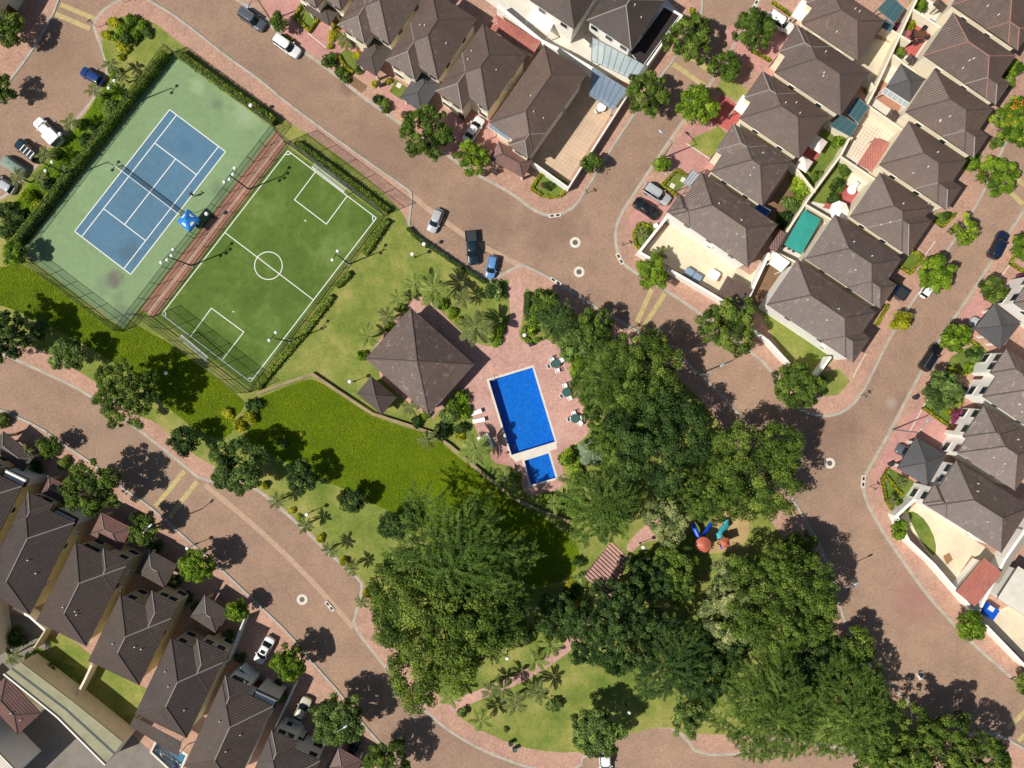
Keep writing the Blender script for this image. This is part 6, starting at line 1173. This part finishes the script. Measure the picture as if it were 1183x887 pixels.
# ------------------------------------------------------------------ shrubs
SH = [(152,24,7,'fresh','at the top of the nose lawn'), (163,31,7,'fresh','upper right of the nose lawn'), (170,38,6,'dark','dark at the right tip of the nose lawn'), (138,44,6,'fresh','between the yellow nose lawn shrubs'), (157,38,7,'fresh','inner right of the nose lawn'), (147,58,5,'yellow','low in the nose lawn'), (57,215,8,'dark','dark between hedge and bay palms'), (75,195,7,'olive','olive between hedge and bay palms'), (98,165,7,'dark','dark behind the white cargo pickup'), (108,150,6,'olive','olive along the long hedge'),
 (133,28,7,'yellow','on the nose lawn, nearest the kerb'), (143,36,8,'fresh','at the middle of the nose lawn'), (150,45,8,'olive','on the right of the nose lawn'), (140,55,7,'yellow','in the lower nose lawn'), (124,42,6,'yellow','at the left edge of the nose lawn'), (140,66,4,'yellow','yellow tip of the nose lawn'),
 (133,88,7,'fresh','between the parking palms, first'), (118,112,6,'fresh','between the parking palms, second'), (92,145,7,'fresh','between the parking palms, third'), (64,178,7,'fresh','between the parking palms, fourth'), (34,226,9,'cover','low at the hedge end'), (24,248,8,'dark','dark at the hedge end'), (46,240,9,'cover','bright at the hedge end'), (128,124,9,'olive','brownish behind the palms'), (14,268,12,'olive','at the left edge below the parking bay'), (8,245,10,'dark','dark at the left edge'),
 (263,478,6,'yellow','yellow at the retaining corner, left'), (276,492,7,'yellow','yellow at the retaining corner, below'), (288,480,8,'yellow','bright yellow at the retaining corner'), (293,470,9,'dark','dark green at the retaining corner'), (318,499,6,'yellow','yellow topped in the ground cover'), (347,502,4,'yellow','small yellow in the ground cover'), (328,511,6,'olive','round in the ground cover'),
 (306,560,5,'yellow','yellow at the lower bay kerb, first'), (338,590,4,'yellow','yellow at the lower bay kerb, second'), (370,622,5,'yellow','yellow at the lower bay kerb, third'), (397,648,5,'yellow','yellow at the lower bay kerb, fourth'), (424,686,6,'yellow','yellow under the giant tree'), (346,598,4,'fresh','small at the lower bay'),
 (418,410,6,'fresh','at the left corner of the pavilion'), (452,378,6,'fresh','at the upper left eave'), (466,356,6,'fresh','at the pavilion tip'), (512,352,6,'fresh','along the pavilion deck, first'), (523,361,6,'fresh','along the pavilion deck, second'), (529,369,5,'yellow','yellow along the pavilion deck'), (570,337,12,'olive','big round clipped at the parking corner'), (578,382,6,'fresh','leafy at the deck corner'), (575,394,6,'fresh','leafy on the deck border'),
 (524,468,9,'fresh','leafy at the lower pavilion corner, first'), (532,460,9,'fresh','leafy at the lower pavilion corner, second'), (519,482,9,'olive','brownish by the loungers'), (537,476,7,'fresh','by the first lounger'), (530,495,8,'dark','dark by the loungers'), (533,503,6,'yellow','yellow by the loungers'), (510,497,9,'dark','dark at the retaining wall'), (493,478,6,'fresh','at the lower tip of the pavilion'), (482,485,7,'dark','low beside the small hut'),
 (656,528,10,'fresh','beside the paddling pool, first'), (664,540,9,'fresh','beside the paddling pool, second'), (672,530,8,'mid','beside the silvery palm'), (668,552,8,'fresh','below the silvery palm'), (598,550,5,'fresh','at the left of the paddling pool'), (632,578,8,'fresh','below the paddling pool'), (654,585,9,'fresh','under the feathery tree'), (697,533,7,'yellow','yellow right of the silvery palm'),
 (663,425,8,'fresh','at the upper pool table'), (668,440,8,'mid','at the middle pool table'), (676,458,9,'mid','at the lower pool table'), (682,480,9,'mid','below the pool tables'), (659,405,8,'yellow','yellow at the deck bend'), (615,383,6,'fresh','in the lamp border'), (618,368,8,'fresh','behind the path hedge'), (671,415,9,'fresh','bright behind the upper pool table'),
 (668,650,7,'dark','at the edge of the steps, first'), (672,668,8,'olive','at the edge of the steps, second'), (662,685,9,'dark','flowering beside the steps'), (655,695,8,'mid','yellow flowered left of the dark tree'), (730,648,8,'dark','dark right of the steps'), (745,645,7,'mid','at the path lamp'), (660,675,6,'yellow','yellow flowered by the ground cover'), (668,700,7,'yellow','yellow flowered under the dark tree'),
 (535,822,6,'olive','at the lower path mouth'), (585,842,3,'dark','tiny dark on the lower lawn'), (630,720,10,'dark','dark beside the giant tree'), (610,735,9,'olive','brown green beside the lower palms'), (640,812,9,'olive','loose on the lower lawn'), (672,865,5,'fresh','at the lower pavement end'),
 (382,71,8,'mid','left end of the bare planting strip'), (393,82,7,'mid','middle of the bare planting strip'), (400,89,7,'mid','right end of the bare planting strip'), (414,80,5,'olive','beside the grey panel porch'), (433,97,4,'yellow','small by the driveway bin'), (448,94,4,'yellow','small by the slate porch'), (436,116,6,'dark','at the kerb before the slate porch, left'), (446,122,7,'mid','at the kerb before the slate porch, right'), (385,41,6,'yellow','yellow by the round grey palm'), (389,30,5,'yellow','yellow by the top porch'), (381,53,4,'yellow','small yellow on the drive'), (413,65,5,'yellow','yellow on the hedged lawn'),
 (634,216,5,'dark','dark ball in the corner flower garden'), (628,213,3,'purple','red flowers in the corner garden'), (800,13,4,'yellow','yellow at the black drive wall'),
 (968,215,8,'mid','along the yard wall, lower'), (975,196,8,'mid','along the yard wall, upper'), (962,228,8,'dark','along the yard wall, lowest'), (972,165,9,'fresh','bushy by the teal glass roof'), (925,215,12,'fresh','large light behind the fourth western house'), (915,238,10,'olive','loose behind the fourth western house'), (905,255,10,'dark','dark beside the teal canopy'), (945,205,7,'mid','below the square parasols'), (1040,60,6,'mid','potted by the red patio'), (1052,30,5,'yellow','yellow along the red patio'), (1062,4,8,'fresh','at the top of the middle wall'), (1037,32,5,'purple','red flowering by the small teal roof'), (1005,103,6,'mid','in the gap by the cream wall'), (1060,0,7,'fresh','overhanging the top wall'),
 (1124,192,8,'fresh','before the fourth eastern house'), (1170,80,10,'fresh','before the second eastern house'), (1165,95,8,'mid','beside the orange flowering tree'), (1150,165,7,'mid','before the third eastern house'), (1092,250,5,'mid','on the fifth eastern lawn'),
 (1110,480,10,'purple','purple on the eastern lawn'), (1104,487,8,'purple','lower purple on the eastern lawn'), (1127,410,7,'olive','reddish before the eastern house'), (1117,408,5,'dark','dark ball in the eastern garden'), (1120,425,6,'fresh','bright in the eastern garden'), (1042,586,7,'fresh','at the end of the two palm garden'), (1095,476,4,'yellow','yellow square on the eastern lawn'), (1108,465,5,'yellow','yellow at the eastern porch'), (1160,352,6,'yellow','yellow behind the upper carport'), (1152,325,3,'mid','tiny behind the carport'), (1178,320,5,'purple','purple at the right edge'),
 (948,438,6,'mid','on the corner lawn'), (880,404,0.1,'mid','')]
for i, (x, y, r, lf, l) in enumerate(SH):
    if r > 1: shrub(x, y, r, lf, {'yellow': 'yellow leaved shrub ', 'purple': 'purple leaved shrub ', 'dark': 'dark green shrub ', 'fresh': 'bright green shrub ', 'olive': 'olive green shrub ', 'cover': 'lime green shrub ', 'mid': 'green shrub '}[lf]+l, 'clump' if i % 3 else 'round', seed=i)
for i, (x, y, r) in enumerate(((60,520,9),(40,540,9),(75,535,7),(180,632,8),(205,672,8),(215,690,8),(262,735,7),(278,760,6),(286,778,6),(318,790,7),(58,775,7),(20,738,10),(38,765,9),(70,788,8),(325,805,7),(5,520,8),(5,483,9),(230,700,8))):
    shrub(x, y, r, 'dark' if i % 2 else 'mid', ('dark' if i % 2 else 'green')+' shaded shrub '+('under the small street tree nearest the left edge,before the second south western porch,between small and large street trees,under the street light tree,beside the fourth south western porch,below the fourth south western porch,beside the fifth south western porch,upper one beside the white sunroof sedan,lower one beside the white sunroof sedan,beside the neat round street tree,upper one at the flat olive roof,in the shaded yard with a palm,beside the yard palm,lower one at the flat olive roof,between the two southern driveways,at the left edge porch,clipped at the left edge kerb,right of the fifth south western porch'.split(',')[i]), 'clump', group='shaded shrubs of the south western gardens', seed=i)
# ------------------------------------------------------------------ ground cover
ground_plants(CV2, 190000, 'cover', 'ground_cover', 'dense lime green ground cover below the pool terrace', .12)
ground_plants(CV1, 150000, 'cover', 'ground_cover', 'dense lime green ground cover below the courts', .12)
ground_plants([(112,112),(126,98),(146,110),(62,212),(30,254),(14,244),(42,207),(95,144)], 30000, 'fresh', 'ground_cover', 'tangled low plants behind the parking bay', .3)
